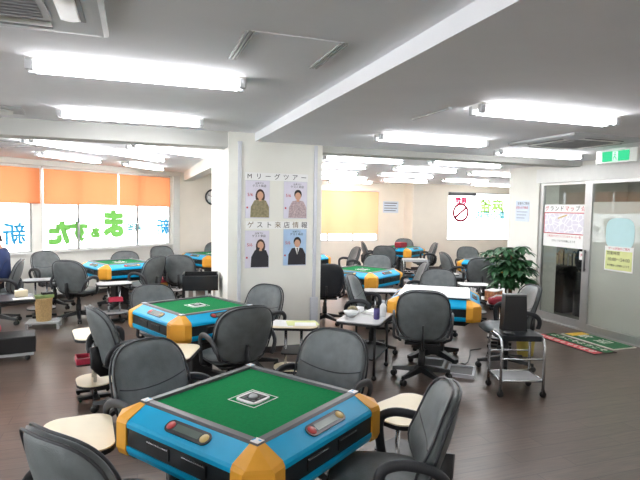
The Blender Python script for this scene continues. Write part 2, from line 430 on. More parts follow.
# ------------------------------------------------------------ roller blinds
def blind(a, b, z0, z1, mat, loc, rz, label, group):
    t = thing('roller_blind', label, 'blind', loc, rz, group)
    fb = MB(); n = 12
    pts = [(a + (b - a) * i / n, -.045 + .004 * math.sin(i * 1.3)) for i in range(n + 1)]
    for i in range(n):
        (x0, y0), (x1, y1) = pts[i], pts[i + 1]
        fb.quad([(x0, y0, z0), (x1, y1, z0), (x1, y1, z1), (x0, y0, z1)])
    obj('blind_fabric', fb, mat, t)
    obj('roller_tube', MB().tube([(a - .01, -.05, z1 + .012), (b + .01, -.05, z1 + .012)], .02), 'white', t)
    obj('hem_bar', MB().box(a, b, -.052, -.038, z0 - .012, z0 + .006), mat, t)
    obj('pull_chain', MB().tube([(b - .008, -.075, z0 + .02), (b - .008, -.075, z1)], .005, 5), 'white', t)
g = 'orange roller blinds on the left windows'
blind(-1.80, .41, 1.685, 2.27, 'blind', W0, WA, 'orange roller blind cut off by left edge of the photo', g)
blind(.47, 1.915, 1.675, 2.27, 'blind', W0, WA, 'orange roller blind in the middle, over the large green letters', g)
blind(1.945, 3.19, 1.665, 2.27, 'blind', W0, WA, 'orange roller blind nearest the cream corner with the wall clock', g)
blind(-4.25, -2.2, 1.685, 2.27, 'blind', W0, WA, 'orange roller blind of the window beyond the left edge of the photo', g)
blind(3.45, 6.37, 1.0, 2.16, 'blindy', (0, 13.2, 0), 0, 'amber yellow roller blind on the far window right of the column', None)
t = thing('roller_blind', 'dark rolled-up blind head at the top of far white window', 'blind', (0, 12.7, 0))
obj('roller_tube', MB().tube([(8.36, -.05, 2.14), (9.2, -.05, 2.14)], .045), 'dkgrey', t)
obj('bracket', MB().box(8.33, 8.36, -.09, 0, 2.09, 2.19), 'dkgrey', t)

# ------------------------------------------------------------ window lettering (read from outside, so mirrored here)
def letters(body, s, z, size, mat, loc, rz, label, cat='lettering', name='window_lettering', n=.05, mirror=True, sx=1, wt=.0, group=None):
    ca, sa = math.cos(rz), math.sin(rz)
    P0 = (loc[0] + s * ca - n * sa, loc[1] + s * sa + n * ca, z)
    if len(body) > 1:
        o = thing(name, label, cat, P0, rz, group)
        for i, ch in enumerate(body):
            obj('character', text_mesh(ch, size, 0, mirror, sx=sx, weight=wt), mat, o, loc=(((len(body) - 1) / 2 - i) * size * (1 if mirror else -1), 0, 0))
        return o
    o = obj(name, text_mesh(body, size, 0, mirror, sx=sx, weight=wt), mat, loc=P0, rz=rz)
    return tag(o, label, cat, group)
WG = 'film letters on the left windows'
letters('新', .03, 1.14, .38, 'filmblue', W0, WA, 'blue mirrored kanji on the left window beside the seated person', wt=.011, group=WG)
letters('小', -.36, 1.14, .38, 'filmblue', W0, WA, 'blue mirrored character cut off at left edge of the photo', wt=.018, group=WG)
letters('た', .80, 1.13, .44, 'filmgreen', W0, WA, 'leftmost large green mirrored character, on the pane left of the mullion', wt=.034, group=WG)
letters('す', 1.17, 1.15, .38, 'filmgreen', W0, WA, 'green mirrored character straddling the window mullion', wt=.03, group=WG)
letters('ぁ', 1.50, 1.14, .24, 'filmgreen', W0, WA, 'smallest green mirrored character, between two larger ones', wt=.02, group=WG)
letters('ま', 1.90, 1.27, .56, 'filmgreen', W0, WA, 'largest green mirrored character, right of the mullion', wt=.038, group=WG)
letters('麻雀', 2.36, 1.22, .17, 'filmcyan', W0, WA, 'small pale blue mirrored characters at the second mullion', wt=.010, group=WG)
letters('新', 3.08, 1.2, .34, 'filmblue', W0, WA, 'blue mirrored character on the rightmost pane by the corner', wt=.014, group=WG)
FG = 'film letters on the far white window'
letters('麻雀', 9.85, 1.80, .42, 'filmlime', (0, 12.7, 0), 0, 'pale green mirrored characters on the far white window', wt=.022, group=FG)
letters('新小岩店', 9.8, 1.54, .26, 'filmcyan', (0, 12.7, 0), 0, 'pale cyan mirrored characters under the pale green ones', wt=.016, group=FG)
t = thing('window_sticker', 'red no-entry style ring sticker with slash on far white window', 'sticker', (8.78, 12.745, 1.62))
ring = MB()
ring.tube([(.24 * math.cos(2 * PI * i / 40), 0, .24 * math.sin(2 * PI * i / 40)) for i in range(40)], .012, 6, closed=True, flat=(.034, .003), up=(0, 1, 0))
obj('ring', ring, 'filmpink', t)
obj('slash', MB().box(-.25, .25, -.003, .003, -.032, .032, Matrix.Rotation(R(-38), 4, 'Y')), 'filmpink', t)
obj('lettering', text_mesh('禁煙', .20, 0, True, weight=.014), 'filmpink', t, loc=(0, 0, .33))

# ------------------------------------------------------------ ceiling fittings
def fixture():
    t = thing('ceiling_light', 'x', 'ceiling light', (0, 0, 0), 0, 'twin tube fluorescent ceiling lights')
    L = .605
    b = MB(); prof = [(-.078, 0), (-.072, -.012), (-.018, -.034), (.018, -.034), (.072, -.012), (.078, 0)]
    b.rings([[(x, y, z) for y, z in prof] for x in (-L - .02, L + .02)], smooth=False)
    obj('housing', b, 'white', t)
    for sy in (-1, 1):
        obj('tube', MB().tube([(-L + .02, sy * .052, -.048), (L - .02, sy * .052, -.048)], .0145, 10), 'tube', t)
        for sx in (-1, 1):
            obj('socket', MB().box(sx * L - .022, sx * L + .022, sy * .052 - .018, sy * .052 + .018, -.068, -.008, bev=.005), 'panelgrey', t)
    return t
fx = fixture(); first = [True]
def light(x, y, zc, deg, label):
    if first[0]:
        first[0] = False; fx.location = (x, y, zc); fx.rotation_euler = (0, 0, R(deg)); fx['label'] = label; return
    dup(fx, (x, y, zc), R(deg), label)
light(.04, 3.41, CL, -1, 'nearest and largest tube light on the left ceiling')
light(-.02, 5.12, CL, 0, 'second tube light on the left ceiling, in front of the cross beam')
light(2.82, 3.06, CR, 0, 'largest tube light on the lower right ceiling')
light(2.83, 4.62, CR, 0, 'tube light on the right ceiling just right of the long ceiling step')
light(4.64, 5.14, CR, 0, 'tube light on the right ceiling beside the ceiling air conditioner')
light(-.76, 6.96, CB, 54, 'tube light just behind the left cross beam')
light(-.92, 8.65, CB, 56, 'tube light left of two nearest the orange blinds')
light(.02, 7.80, CB, 56, 'middle tube light of the back left ceiling')
light(.14, 9.85, CB, 60, 'tube light nearest the clock corner of the back left ceiling')
light(.42, 6.86, CB, 38, 'tube light partly hidden by the left edge of the column')
light(-2.3, 7.2, CB, 57, 'end of a tube light at the left edge, above the blinds')
k = 0
for (x, y, lb) in ((3.02, 6.75, 'tube light just behind the right header, next to the column'), (4.62, 6.62, 'tube light just behind the right header, in its middle'),
                   (3.0, 8.0, 'tube light of second row right of the column, leftmost'), (4.7, 7.9, 'tube light of second row behind the right header, second'),
                   (3.5, 9.5, 'tube light of third row right of the column, leftmost'), (5.15, 9.4, 'tube light of third row behind the header, middle'),
                   (7.2, 10.3, 'tube light on the far ceiling above the white window with lettering'), (6.4, 8.2, 'tube light at the far right, next to the notice pillar'),
                   (4.4, 11.0, 'tube light of fourth row, above the amber blind'), (6.1, 11.2, 'tube light of fourth row, right of the amber blind'),
                   (5.2, 12.45, 'tube light of the last row, right against the amber blind'), (8.9, 11.6, 'tube light closest to far white window')):
    light(x, y, CB, 2, lb)
light(-3.2, 3.0, CL, 0, 'tube light beyond the left edge of the photo, near row')
light(-3.2, .3, CL, 0, 'tube light beyond the left edge of the photo, rear row')
light(.03, -1.6, CL, 0, 'added fill tube light behind the photographer, left ceiling')  # unseen fixtures behind the camera, added for more light on the ceiling
light(3.9, .3, CR, 0, 'added fill tube light behind the photographer, at the right')
light(3.9, -1.8, CR, 0, 'added fill tube light behind the photographer, right ceiling')
light(7.3, 5.55, CR, 0, 'added fill tube light in the lobby behind the left glass door')  # unseen lamp added to light the dim lobby
light(7.3, 4.2, CR, 0, 'added fill tube light in the lobby behind the right glass door')  # another unseen lamp, added to brighten the lobby further

def cassette(x, y, zc, deg, s, label):
    t = thing('air_conditioner', label, 'air conditioner', (x, y, zc), R(deg), 'ceiling cassette air conditioners')
    h = s / 2; b = MB()
    def sq(a, z, c=.0): return [(-a, -a, z), (a, -a, z), (a, a, z), (-a, a, z)]
    b.rings([sq(h, 0), sq(h, -.018), sq(h - .02, -.03), sq(h - .05, -.032)], smooth=False)
    obj('panel', b, 'panelgrey', t)
    gi = h * .55
    gr = MB().box(-gi, gi, -gi, gi, -.040, -.032)
    for i in range(14):
        yy = -gi + .03 + i * (2 * gi - .06) / 13
        gr.box(-gi + .03, gi - .03, yy - .006, yy + .006, -.046, -.040)
    obj('intake_grille', gr, 'lgwire', t)
    for q in range(4):
        m = Matrix.Rotation(q * PI / 2, 4, 'Z')
        lv = MB(); y0 = gi + .035; y1 = gi + .115; n = 8
        lo = []
        for i in range(n + 1):
            u = i / n; lo.append((y0 + (y1 - y0) * u, -.034 - .007 * math.sin(PI * u)))
        lv.rings([[(xx, yy, zz) for yy, zz in lo] for xx in (-gi * .95, gi * .95)], m, closed=True)
        lo_ = obj('louver', lv, 'white', t)
        obj('air_slot', MB().box(-gi * .95, gi * .95, y1, y1 + .02, -.037, -.0325, m), 'dkgrey', lo_)
cassette(-.60, 2.27, CL, 0, .96, 'large grey ceiling air conditioner in the top left corner of the photo')
cassette(-1.55, 7.05, CB, 50, .86, 'ceiling air conditioner behind the left cross beam, above the orange blinds')
cassette(4.22, 4.20, CR, 0, .90, 'ceiling air conditioner on the right, in front of the glass doors')
t = thing('ceiling_hatch', 'square ceiling access hatch with bright metal side strips', 'hatch', (.74, 2.68, CL))
obj('panel', MB().box(-.235, .235, -.24, .24, -.006, 0), 'ceiling', t)
for sx in (-1, 1):
    e = MB()
    for q in range(3): e.box(sx * .235 - .026 + q * .018, sx * .235 - .016 + q * .018, -.24, .24, -.014 , -.004)
    obj('metal_strip', e, 'steel', t)
t = thing('smoke_detector_plate', 'small square white plate on the ceiling at left edge', 'ceiling plate', (-1.1, 5.25, CL), R(5))
obj('plate', MB().box(-.17, .17, -.16, .16, -.022, 0, bev=.012), 'panelgrey', t); obj('cover', MB().lathe([(.09, -.022), (.085, -.045), (.05, -.055)], 24), 'white', t)
o = obj('ceiling_slot', MB().box(-.012, .012, -.27, .27, -.008, 0), 'steel', loc=(2.11, 3.5, CR)); tag(o, 'thin bright slot strip on the lower ceiling right of the step', 'ceiling strip')
# exit sign hung from the lower ceiling
t = thing('exit_sign', 'white exit sign box with lit green panel hanging above glass doors', 'exit sign', (5.12, 4.46, CR), R(-90))
obj('sign_housing', MB().box(-.27, .27, -.03, .03, -.165, -.01, bev=.008), 'white', t)
obj('hanger', MB().box(-.10, .10, -.02, .02, -.012, 0), 'white', t)
lp = obj('lit_panel', MB().box(-.175, .175, -.034, -.03, -.145, -.03), 'exit', t)
obj('pictogram', MB().box(-.035, .035, -.037, -.034, -.142, -.033), 'exitw', lp)
man = MB().ball((.0, -.039, -.05), (.008, .002, .008), 10, 6)
man.tube([(.0, -.039, -.062), (-.004, -.039, -.092), (-.018, -.039, -.108), (-.02, -.039, -.128)], .0045, 6).tube([(-.004, -.039, -.092), (.012, -.039, -.108), (.02, -.039, -.13)], .0045, 6).tube([(-.016, -.039, -.07), (0, -.039, -.068), (.016, -.039, -.082)], .0035, 6)
obj('running_figure', man, 'exit', lp)

# ------------------------------------------------------------ things on the walls
for x, z0, lb in ((1.085, .0, 'left grey vertical cable trunking on the column front'), (1.975, .60, 'right grey vertical cable trunking on the column, ending in a box')):
    t = thing('cable_trunking', lb, 'trunking', (x, 5.78, 0))
    obj('duct', MB().box(-.020, .020, -.022, 0, max(z0, .072), 2.40, bev=.004), 'trunk', t)
    if z0: obj('socket_box', MB().box(-.045, .045, -.045, 0, .33, .63, bev=.006), 'trunk', t)
    else: obj('cap', MB().box(-.024, .024, -.026, 0, 2.37, 2.40), 'trunk', t)
def poster(name, lb, xc, zc, wd, ht, y, paper, grp=None):
    t = thing(name, lb, 'poster', (xc, y, zc), 0, grp)
    obj('sheet', MB().box(-wd / 2, wd / 2, -.004, 0, -ht / 2, ht / 2), paper, t)
    return t
def portrait(t, wd, ht, cloth, hair, dx, tie=False, longhair=True, sleeve=False):
    """printed half-length portrait, raised a millimetre as a flat print"""
    y = -.0045
    def flat(pts, mat, yy, nm): return obj(nm, MB().prism(pts if nm == 'printed_mark' else big(pts), 0, .0008, Matrix(((1, 0, 0, 0), (0, 0, -1, yy), (0, 1, 0, 0), (0, 0, 0, 1)))), mat, t)
    def ell(cx, cz, a, b, n=22): return [(cx + a * math.cos(2 * PI * i / n), cz + b * math.sin(2 * PI * i / n)) for i in range(n)]
    b0 = -ht / 2 + .004; K = 1.32
    def big(pts): return [(max(-wd / 2 + .003, min(wd / 2 - .003, dx + (p[0] - dx) * K)), b0 + (p[1] - b0) * K) for p in pts]
    flat([(dx - .085, b0), (dx + .085, b0), (dx + .078, b0 + .09), (dx + .05, b0 + .145), (dx, b0 + .155), (dx - .05, b0 + .145), (dx - .08, b0 + .09)], cloth, y, 'printed_clothing')
    if longhair: flat(ell(dx, b0 + .180, .041, .062), hair, y + .0004, 'printed_hair')
    else: flat(ell(dx, b0 + .205, .034, .040), hair, y - .0008, 'printed_hair')
    flat([(dx - .012, b0 + .14), (dx + .012, b0 + .14), (dx + .012, b0 + .17), (dx - .012, b0 + .17)], 'skin', y - .0009, 'printed_neck')
    flat(ell(dx, b0 + .188, .027, .034), 'skin', y - .0016, 'printed_face')
    if tie:
        flat([(dx - .022, b0 + .155), (dx + .022, b0 + .155), (dx, b0 + .085)], 'paper', y - .0016, 'printed_shirt')
        flat([(dx - .006, b0 + .148), (dx + .006, b0 + .148), (dx, b0 + .075)], 'ink', y - .0024, 'printed_tie')
    if sleeve: flat([(dx - .07, b0 + .10), (dx - .045, b0 + .09), (dx - .005, b0 + .165), (dx - .03, b0 + .175)], cloth, y - .0024, 'printed_arm')
    flat([(-wd / 2 + .012, b0 + .10), (-wd / 2 + .03, b0 + .10), (-wd / 2 + .03, b0 + .12), (-wd / 2 + .012, b0 + .12)], 'inkred', y, 'printed_mark')
PG = 'portrait posters on the column'
SPECS = ((1.29, 1.765, 'pinkpaper', 'cloth1', 'hairbrown', .03, 0, 1, 0, 'upper left column poster, long-haired person in olive knit'),
         (1.735, 1.765, 'pinkpaper', 'cloth2', 'hair', .03, 0, 0, 0, 'upper right column poster, dark-haired person in checked shirt'),
         (1.29, 1.20, 'pinkpaper', 'cloth3', 'hairbrown', .04, 0, 1, 1, 'lower left column poster, long-haired person in black with raised hand'),
         (1.735, 1.22, 'skypaper', 'cloth3', 'hair', .03, 1, 0, 0, 'lower right column poster, blue background, person in dark suit and tie'))
for (x, z, pp, cl, hr, dx, tie, lh, slv, lb) in SPECS:
    t = poster('portrait_poster', lb, x, z, .275, .415, 5.778, pp, PG)
    portrait(t, .275, .415, cl, hr, dx, tie, lh, slv)
    for zz, bod, sz in ((.18, '出演プロ', .024), (.15, 'ゲスト来店', .032)):
        obj('printed_text', text_mesh(bod, sz, .0005), 'ink', t, loc=(.02, -.005, zz))
    obj('printed_date', text_mesh('5/6', .05, .0005), 'inkred', t, loc=(-.085, -.005, .05))
    obj('frame', MB().box(-.14, .14, -.006, 0, .2075, .2135).box(-.14, .14, -.006, 0, -.2135, -.2075).box(-.14, -.1375, -.006, 0, -.2075, .2075).box(.1375, .14, -.006, 0, -.2075, .2075), 'trunk', t)
def strip(lb, body, xc, zc, wd, ht, mats, sz):
    t = thing('text_strip', lb, 'sign', (xc, 5.778, zc))
    obj('strip', MB().box(-wd / 2, wd / 2, -.002, 0, -ht / 2, ht / 2), 'paper', t)
    n = len(body)
    for i, ch in enumerate(body):
        obj('character', text_mesh(ch, sz, .0006), mats[i % len(mats)], t, loc=(-wd / 2 + wd * (i + .5) / n, -.003, -.002))
strip('paper strip of black letters above the upper column posters', 'Mリーグツアー', 1.515, 2.022, .74, .085, ['ink'], .072)
strip('paper strip of brown and black characters between the poster rows', 'ゲスト来店情報', 1.53, 1.475, .74, .085, ['inkbrown', 'ink', 'ink', 'inkbrown', 'ink', 'inkbrown', 'ink'], .078)
# clock
t = thing('wall_clock', 'round black-rimmed wall clock on the cream wall left of column', 'clock', (1.62, 11.75, 1.88))
mm = Matrix.Rotation(PI / 2, 4, 'X')
obj('rim', MB().tube([(.165 * math.cos(2 * PI * i / 32), -.02, .165 * math.sin(2 * PI * i / 32)) for i in range(32)], .018, 8, closed=True, up=(0, 1, 0)), 'black', t)
fc = obj('dial', MB().lathe([(.16, 0), (.16, .02)], 32, m=mm), 'paper', t)
hd = MB().box(-.006, .006, -.026, -.022, -.01, .10, Matrix.Rotation(R(50), 4, 'Y')).box(-.004, .004, -.026, -.022, -.01, .13, Matrix.Rotation(R(-70), 4, 'Y'))
for i in range(12): hd.box(-.004, .004, -.024, -.0205, .125, .145, Matrix.Rotation(i * PI / 6, 4, 'Y'))
obj('hands', hd, 'ink', fc)
# notices
t = thing('wall_notice', 'pale printed notice sheet on far wall right of the amber blind', 'notice', (6.77, 13.2, 1.74))
obj('sheet', MB().box(-.24, .24, -.004, 0, -.16, .16), 'bluepaper', t)
for i in range(4): obj('printed_line', MB().box(-.2, .2 - .04 * (i % 2), -.006, -.004, .10 - i * .07, .12 - i * .07), 'ink' if i in (0,) else 'dkgrey', t)
t = thing('wall_notice', 'pale blue printed notice on the pillar left of glass doors', 'notice', (6.0, 6.98, 1.69), R(-90))
obj('sheet', MB().box(-.16, .16, -.004, 0, -.17, .17), 'bluepaper', t)
obj('printed_title', text_mesh('営業のご案内', .045, .0005), 'ink', t, loc=(.02, -.005, .12))
obj('printed_red', text_mesh('重要 必ず確認', .045, .0005), 'inkred', t, loc=(-.01, -.005, .05))
for i in range(3): obj('printed_line', MB().box(-.13, .12 - .03 * i, -.006, -.004, -.02 - i * .05, -.012 - i * .05), 'dkgrey', t)
# map poster on the left door
t = thing('map_poster', 'white street map poster with red border on the left glass door', 'poster', (6.039, 6.125, 1.475), R(-90))
obj('sheet', MB().box(-.40, .40, -.004, 0, -.32, .32), 'paper', t)
mp = obj('printed_map', MB().box(-.385, .385, -.006, -.004, -.11, .19), 'map', t)
obj('red_border', MB().box(-.395, .395, -.007, -.004, .19, .202).box(-.395, .395, -.007, -.004, -.122, -.11).box(-.395, -.383, -.007, -.004, -.11, .19).box(.383, .395, -.007, -.004, -.11, .19), 'inkred', mp)
obj('yellow_road', MB().box(-.10, .08, -.008, -.006, -.009, .009, Matrix.Translation((-.02, 0, .14)) @ Matrix.Rotation(R(-17), 4, 'Y')), 'yellowbutton', mp)
for i, ch in enumerate('グランドマップ☆'):
    obj('character', text_mesh(ch, .085, .0006, weight=.002), 'ink' if i in (1, 2, 3, 6) else 'inkred', t, loc=(-.345 + i * .099, -.0045, .255))
for i in range(2):
    obj('printed_line', text_mesh('ご来店ありがとうございます ルール一覧' if i == 0 else 'スタッフまでお気軽にどうぞ', .036, .0004), 'inkred' if i == 0 else 'ink', t, loc=(0, -.005, -.16 - i * .07))
t = thing('price_tag', 'small pink square label at the lower right of the left door', 'label', (6.039, 5.765, 1.06), R(-90))
obj('sheet', MB().box(-.045, .045, -.004, 0, -.06, .06), 'paper', t); obj('printed_mark', text_mesh('押', .05, .0005), 'inkred', t, loc=(0, -.005, .005))
# stickers on the right door
def bump(cx, cz, a, b, n=24): return [(cx + a * math.cos(2 * PI * i / n), cz + b * math.sin(2 * PI * i / n)) for i in range(n)]
F = Matrix(((1, 0, 0, 0), (0, 0, -1, 0), (0, 1, 0, 0), (0, 0, 0, 1)))
def sgn_(v, p): return math.copysign(abs(v) ** p, v)
s_ = MB(); ol = []
for i in range(72):
    a = 2 * PI * i / 72
    ol.append((.215 * sgn_(math.cos(a), .6), .02 + .205 * sgn_(math.sin(a), .6)))
s_.prism(ol, 0, .002, F)
o = obj('door_sticker', s_, 'sticker', loc=(5.994, 5.125, 1.39), rz=R(-90)); tag(o, 'pale aqua rounded blank sticker on the right glass door', 'sticker')
t = thing('door_notice', 'yellow green printed notice on the right glass door below aqua sticker', 'notice', (5.990, 5.12, 1.075), R(-90))
obj('sheet', MB().box(-.215, .215, -.004, 0, -.165, .165), 'paper', t)
obj('green_field', MB().box(-.2, .2, -.0055, -.004, -.145, .105), 'limepaper', t)
obj('printed_title', text_mesh('ゲーム料金のご案内', .036, .0005), 'inkred', t, loc=(0, -.0055, .135))
obj('printed_name', text_mesh('営業時間', .05, .0005), 'ink', t, loc=(-.08, -.007, .07))
obj('printed_hours', text_mesh('10:00～24:00', .062, .0005, weight=.002), 'ink', t, loc=(0, -.007, -.01))
obj('printed_note', text_mesh('年中無休 お気軽にどうぞ', .03, .0005), 'ink', t, loc=(0, -.007, -.09))
# ------------------------------------------------------------ mahjong chair (faces +Y, origin on the floor)
def sgn(v, p): return math.copysign(abs(v) ** p, v)
def cushion(fn, nr=9, na=40, T=.04, power=4.0, flat_back=.75):
    """rounded pad: fn(x, z, d) places a point; outline is the unit squircle"""
    front = []; back = []
    for k in range(nr + 1):
        r = (k / nr) ** .8
        lf = []; lb = []
        for i in range(na):
            a = 2 * PI * i / na
            u, v = r * sgn(math.cos(a), .62), r * sgn(math.sin(a), .62)
            d = T * (max(0.0, 1 - r ** power)) ** .5
            lf.append(fn(u, v, d)); lb.append(fn(u, v, -d * flat_back))
        front.append(lf); back.append(lb)
    b = MB()
    loops = front[1:] + list(reversed(back[1:-1]))
    b.rings(loops, caps=True)
    return b
def back_fn(u, v, d):
    zc, hh, hw = .660, .238, .252
    z = zc + v * hh
    tp = 1.0 - .10 * max(0, -v) ** 1.5 - .05 * max(0, v) ** 2
    x = u * hw * tp
    y = -.205 - (z - .46) * math.tan(R(13)) + 1.05 * x * x + .035 * math.exp(-((z - .56) / .1) ** 2) * (1 if d > 0 else .4)
    c, s_ = math.cos(R(13)), math.sin(R(13))
    return (x, y + d * c, z + d * s_)
def seat_fn(u, v, d):
    x, y = u * .25 * (1 - .05 * (v < 0) * abs(v)), .03 + v * .235
    z = .43 + d - .05 * max(0, v - .5) ** 2 + .03 * max(0, -v - .5)
    return (x, y, z)
def make_chair(mat):
    t = thing('office_chair', 'x', 'chair', (0, 0, 0), 0, 'grey office chairs')
    bk = obj('backrest', cushion(back_fn, T=.044), mat, t)
    n = 44
    for dd, nm in ((.016, 'piping'), (-.020, 'piping')):
        pts = []
        for i in range(n):
            a = 2 * PI * i / n; pts.append(back_fn(.985 * sgn(math.cos(a), .62), .985 * sgn(math.sin(a), .62), dd))
        obj(nm, MB().tube(pts, .0065, 6, closed=True, up=(0, 1, 0)), 'piping', bk)
    pts = []
    for i in range(17):
        u = -.90 + 1.8 * i / 16; v = -.10 + .24 * u * u
        r = max(abs(u), abs(v)); pts.append(back_fn(u, v, .044 * (1 - r ** 4) ** .5 + .0005))
    obj('seam', MB().tube(pts, .0035, 5, up=(0, 1, 0)), 'piping', bk)
    st = obj('seat', cushion(seat_fn, T=.05, flat_back=.8), mat, t)
    pts = [seat_fn(.985 * sgn(math.cos(2 * PI * i / n), .62), .985 * sgn(math.sin(2 * PI * i / n), .62), .006) for i in range(n)]
    obj('piping', MB().tube(pts, .006, 6, closed=True), 'piping', st)
    sh = MB().box(-.17, .17, -.15, .17, .365, .392, bev=.012)
    sh.tube([(0, -.12, .378), (0, -.22, .38), (0, -.262, .43), (0, -.268, .58)], .02, 8, flat=(.045, .012), up=(1, 0, 0))
    obj('seat_mechanism', sh, 'black', t)
    for s_ in (-1, 1):
        x = s_ * .272
        pts = [(s_ * .20, .0, .385), (x, .005, .40), (x + s_ * .008, .02, .47), (x + s_ * .012, .03, .56), (x + s_ * .012, .02, .615), (x + s_ * .010, -.02, .640), (x + s_ * .006, -.08, .648), (x, -.18, .630), (s_ * .262, -.235, .585), (s_ * .245, -.25, .53), (s_ * .225, -.245, .48)]
        # smooth the loop
        V = [Vector(p) for p in pts]; fine = []
        for i in range(len(V) - 1):
            p0, p1, p2, p3 = V[max(i - 1, 0)], V[i], V[i + 1], V[min(i + 2, len(V) - 1)]
            for q in range(3):
                u = q / 3; fine.append(.5 * ((2 * p1) + (p2 - p0) * u + (2 * p0 - 5 * p1 + 4 * p2 - p3) * u * u + (3 * p1 - p0 - 3 * p2 + p3) * u ** 3))
        fine.append(V[-1])
        obj('armrest', MB().tube(fine, .02, 10, flat=(.024, .014), up=(s_, 0, 0.01)), 'arm', t)
    obj('gas_column', MB().lathe([(.034, .10), (.034, .24), (.028, .245), (.028, .30), (.020, .305), (.020, .37)], 16), 'black', t)
    for q in range(5):
        a = PI / 2 + 2 * PI * q / 5
        lg = MB(); m = Matrix.Rotation(a, 4, 'Z')
        lg.rings([[(x, -w, z0), (x, w, z0), (x, w * .7, z1), (x, -w * .7, z1)] for x, w, z0, z1 in ((.02, .030, .085, .145), (.12, .026, .078, .125), (.22, .022, .070, .104), (.295, .018, .066, .092))], m, smooth=False)
        l = obj('base_leg', lg, 'black', t)
        ca = MB(); cx = .285
        for sy in (-1, 1): ca.lathe([(.028, sy * .008), (.030, sy * .012), (.030, sy * .022), (.024, sy * .026)], 14, m=m @ Matrix.Translation((cx, 0, .031)) @ Matrix.Rotation(PI / 2, 4, 'X'))
        ca.box(cx - .012, cx + .012, -.008, .008, .03, .070, m)
        obj('caster', ca, 'caster', l)
    return t
chair_grey = make_chair('leather'); chair_black = make_chair('leather_dark')
used = set()
def chair(x, y, deg, label, group, black=False, sc=1.0, top=False):
    """x, y is the origin on the floor, or with top=True the middle of the back's upper edge; deg is the heading of the sitter"""
    rz = R(deg - 90)
    if top: x, y = x + .30 * math.cos(R(deg)), y + .30 * math.sin(R(deg))
    p = chair_black if black else chair_grey
    if p.name not in used:
        used.add(p.name); p.location = (x, y, 0); p.rotation_euler = (0, 0, rz); p['label'] = label; p['group'] = group
        if sc != 1: p.scale = (1, 1, sc)
        return p
    return dup(p, (x, y, 0), rz, label, group, (1, 1, sc) if sc != 1 else None)

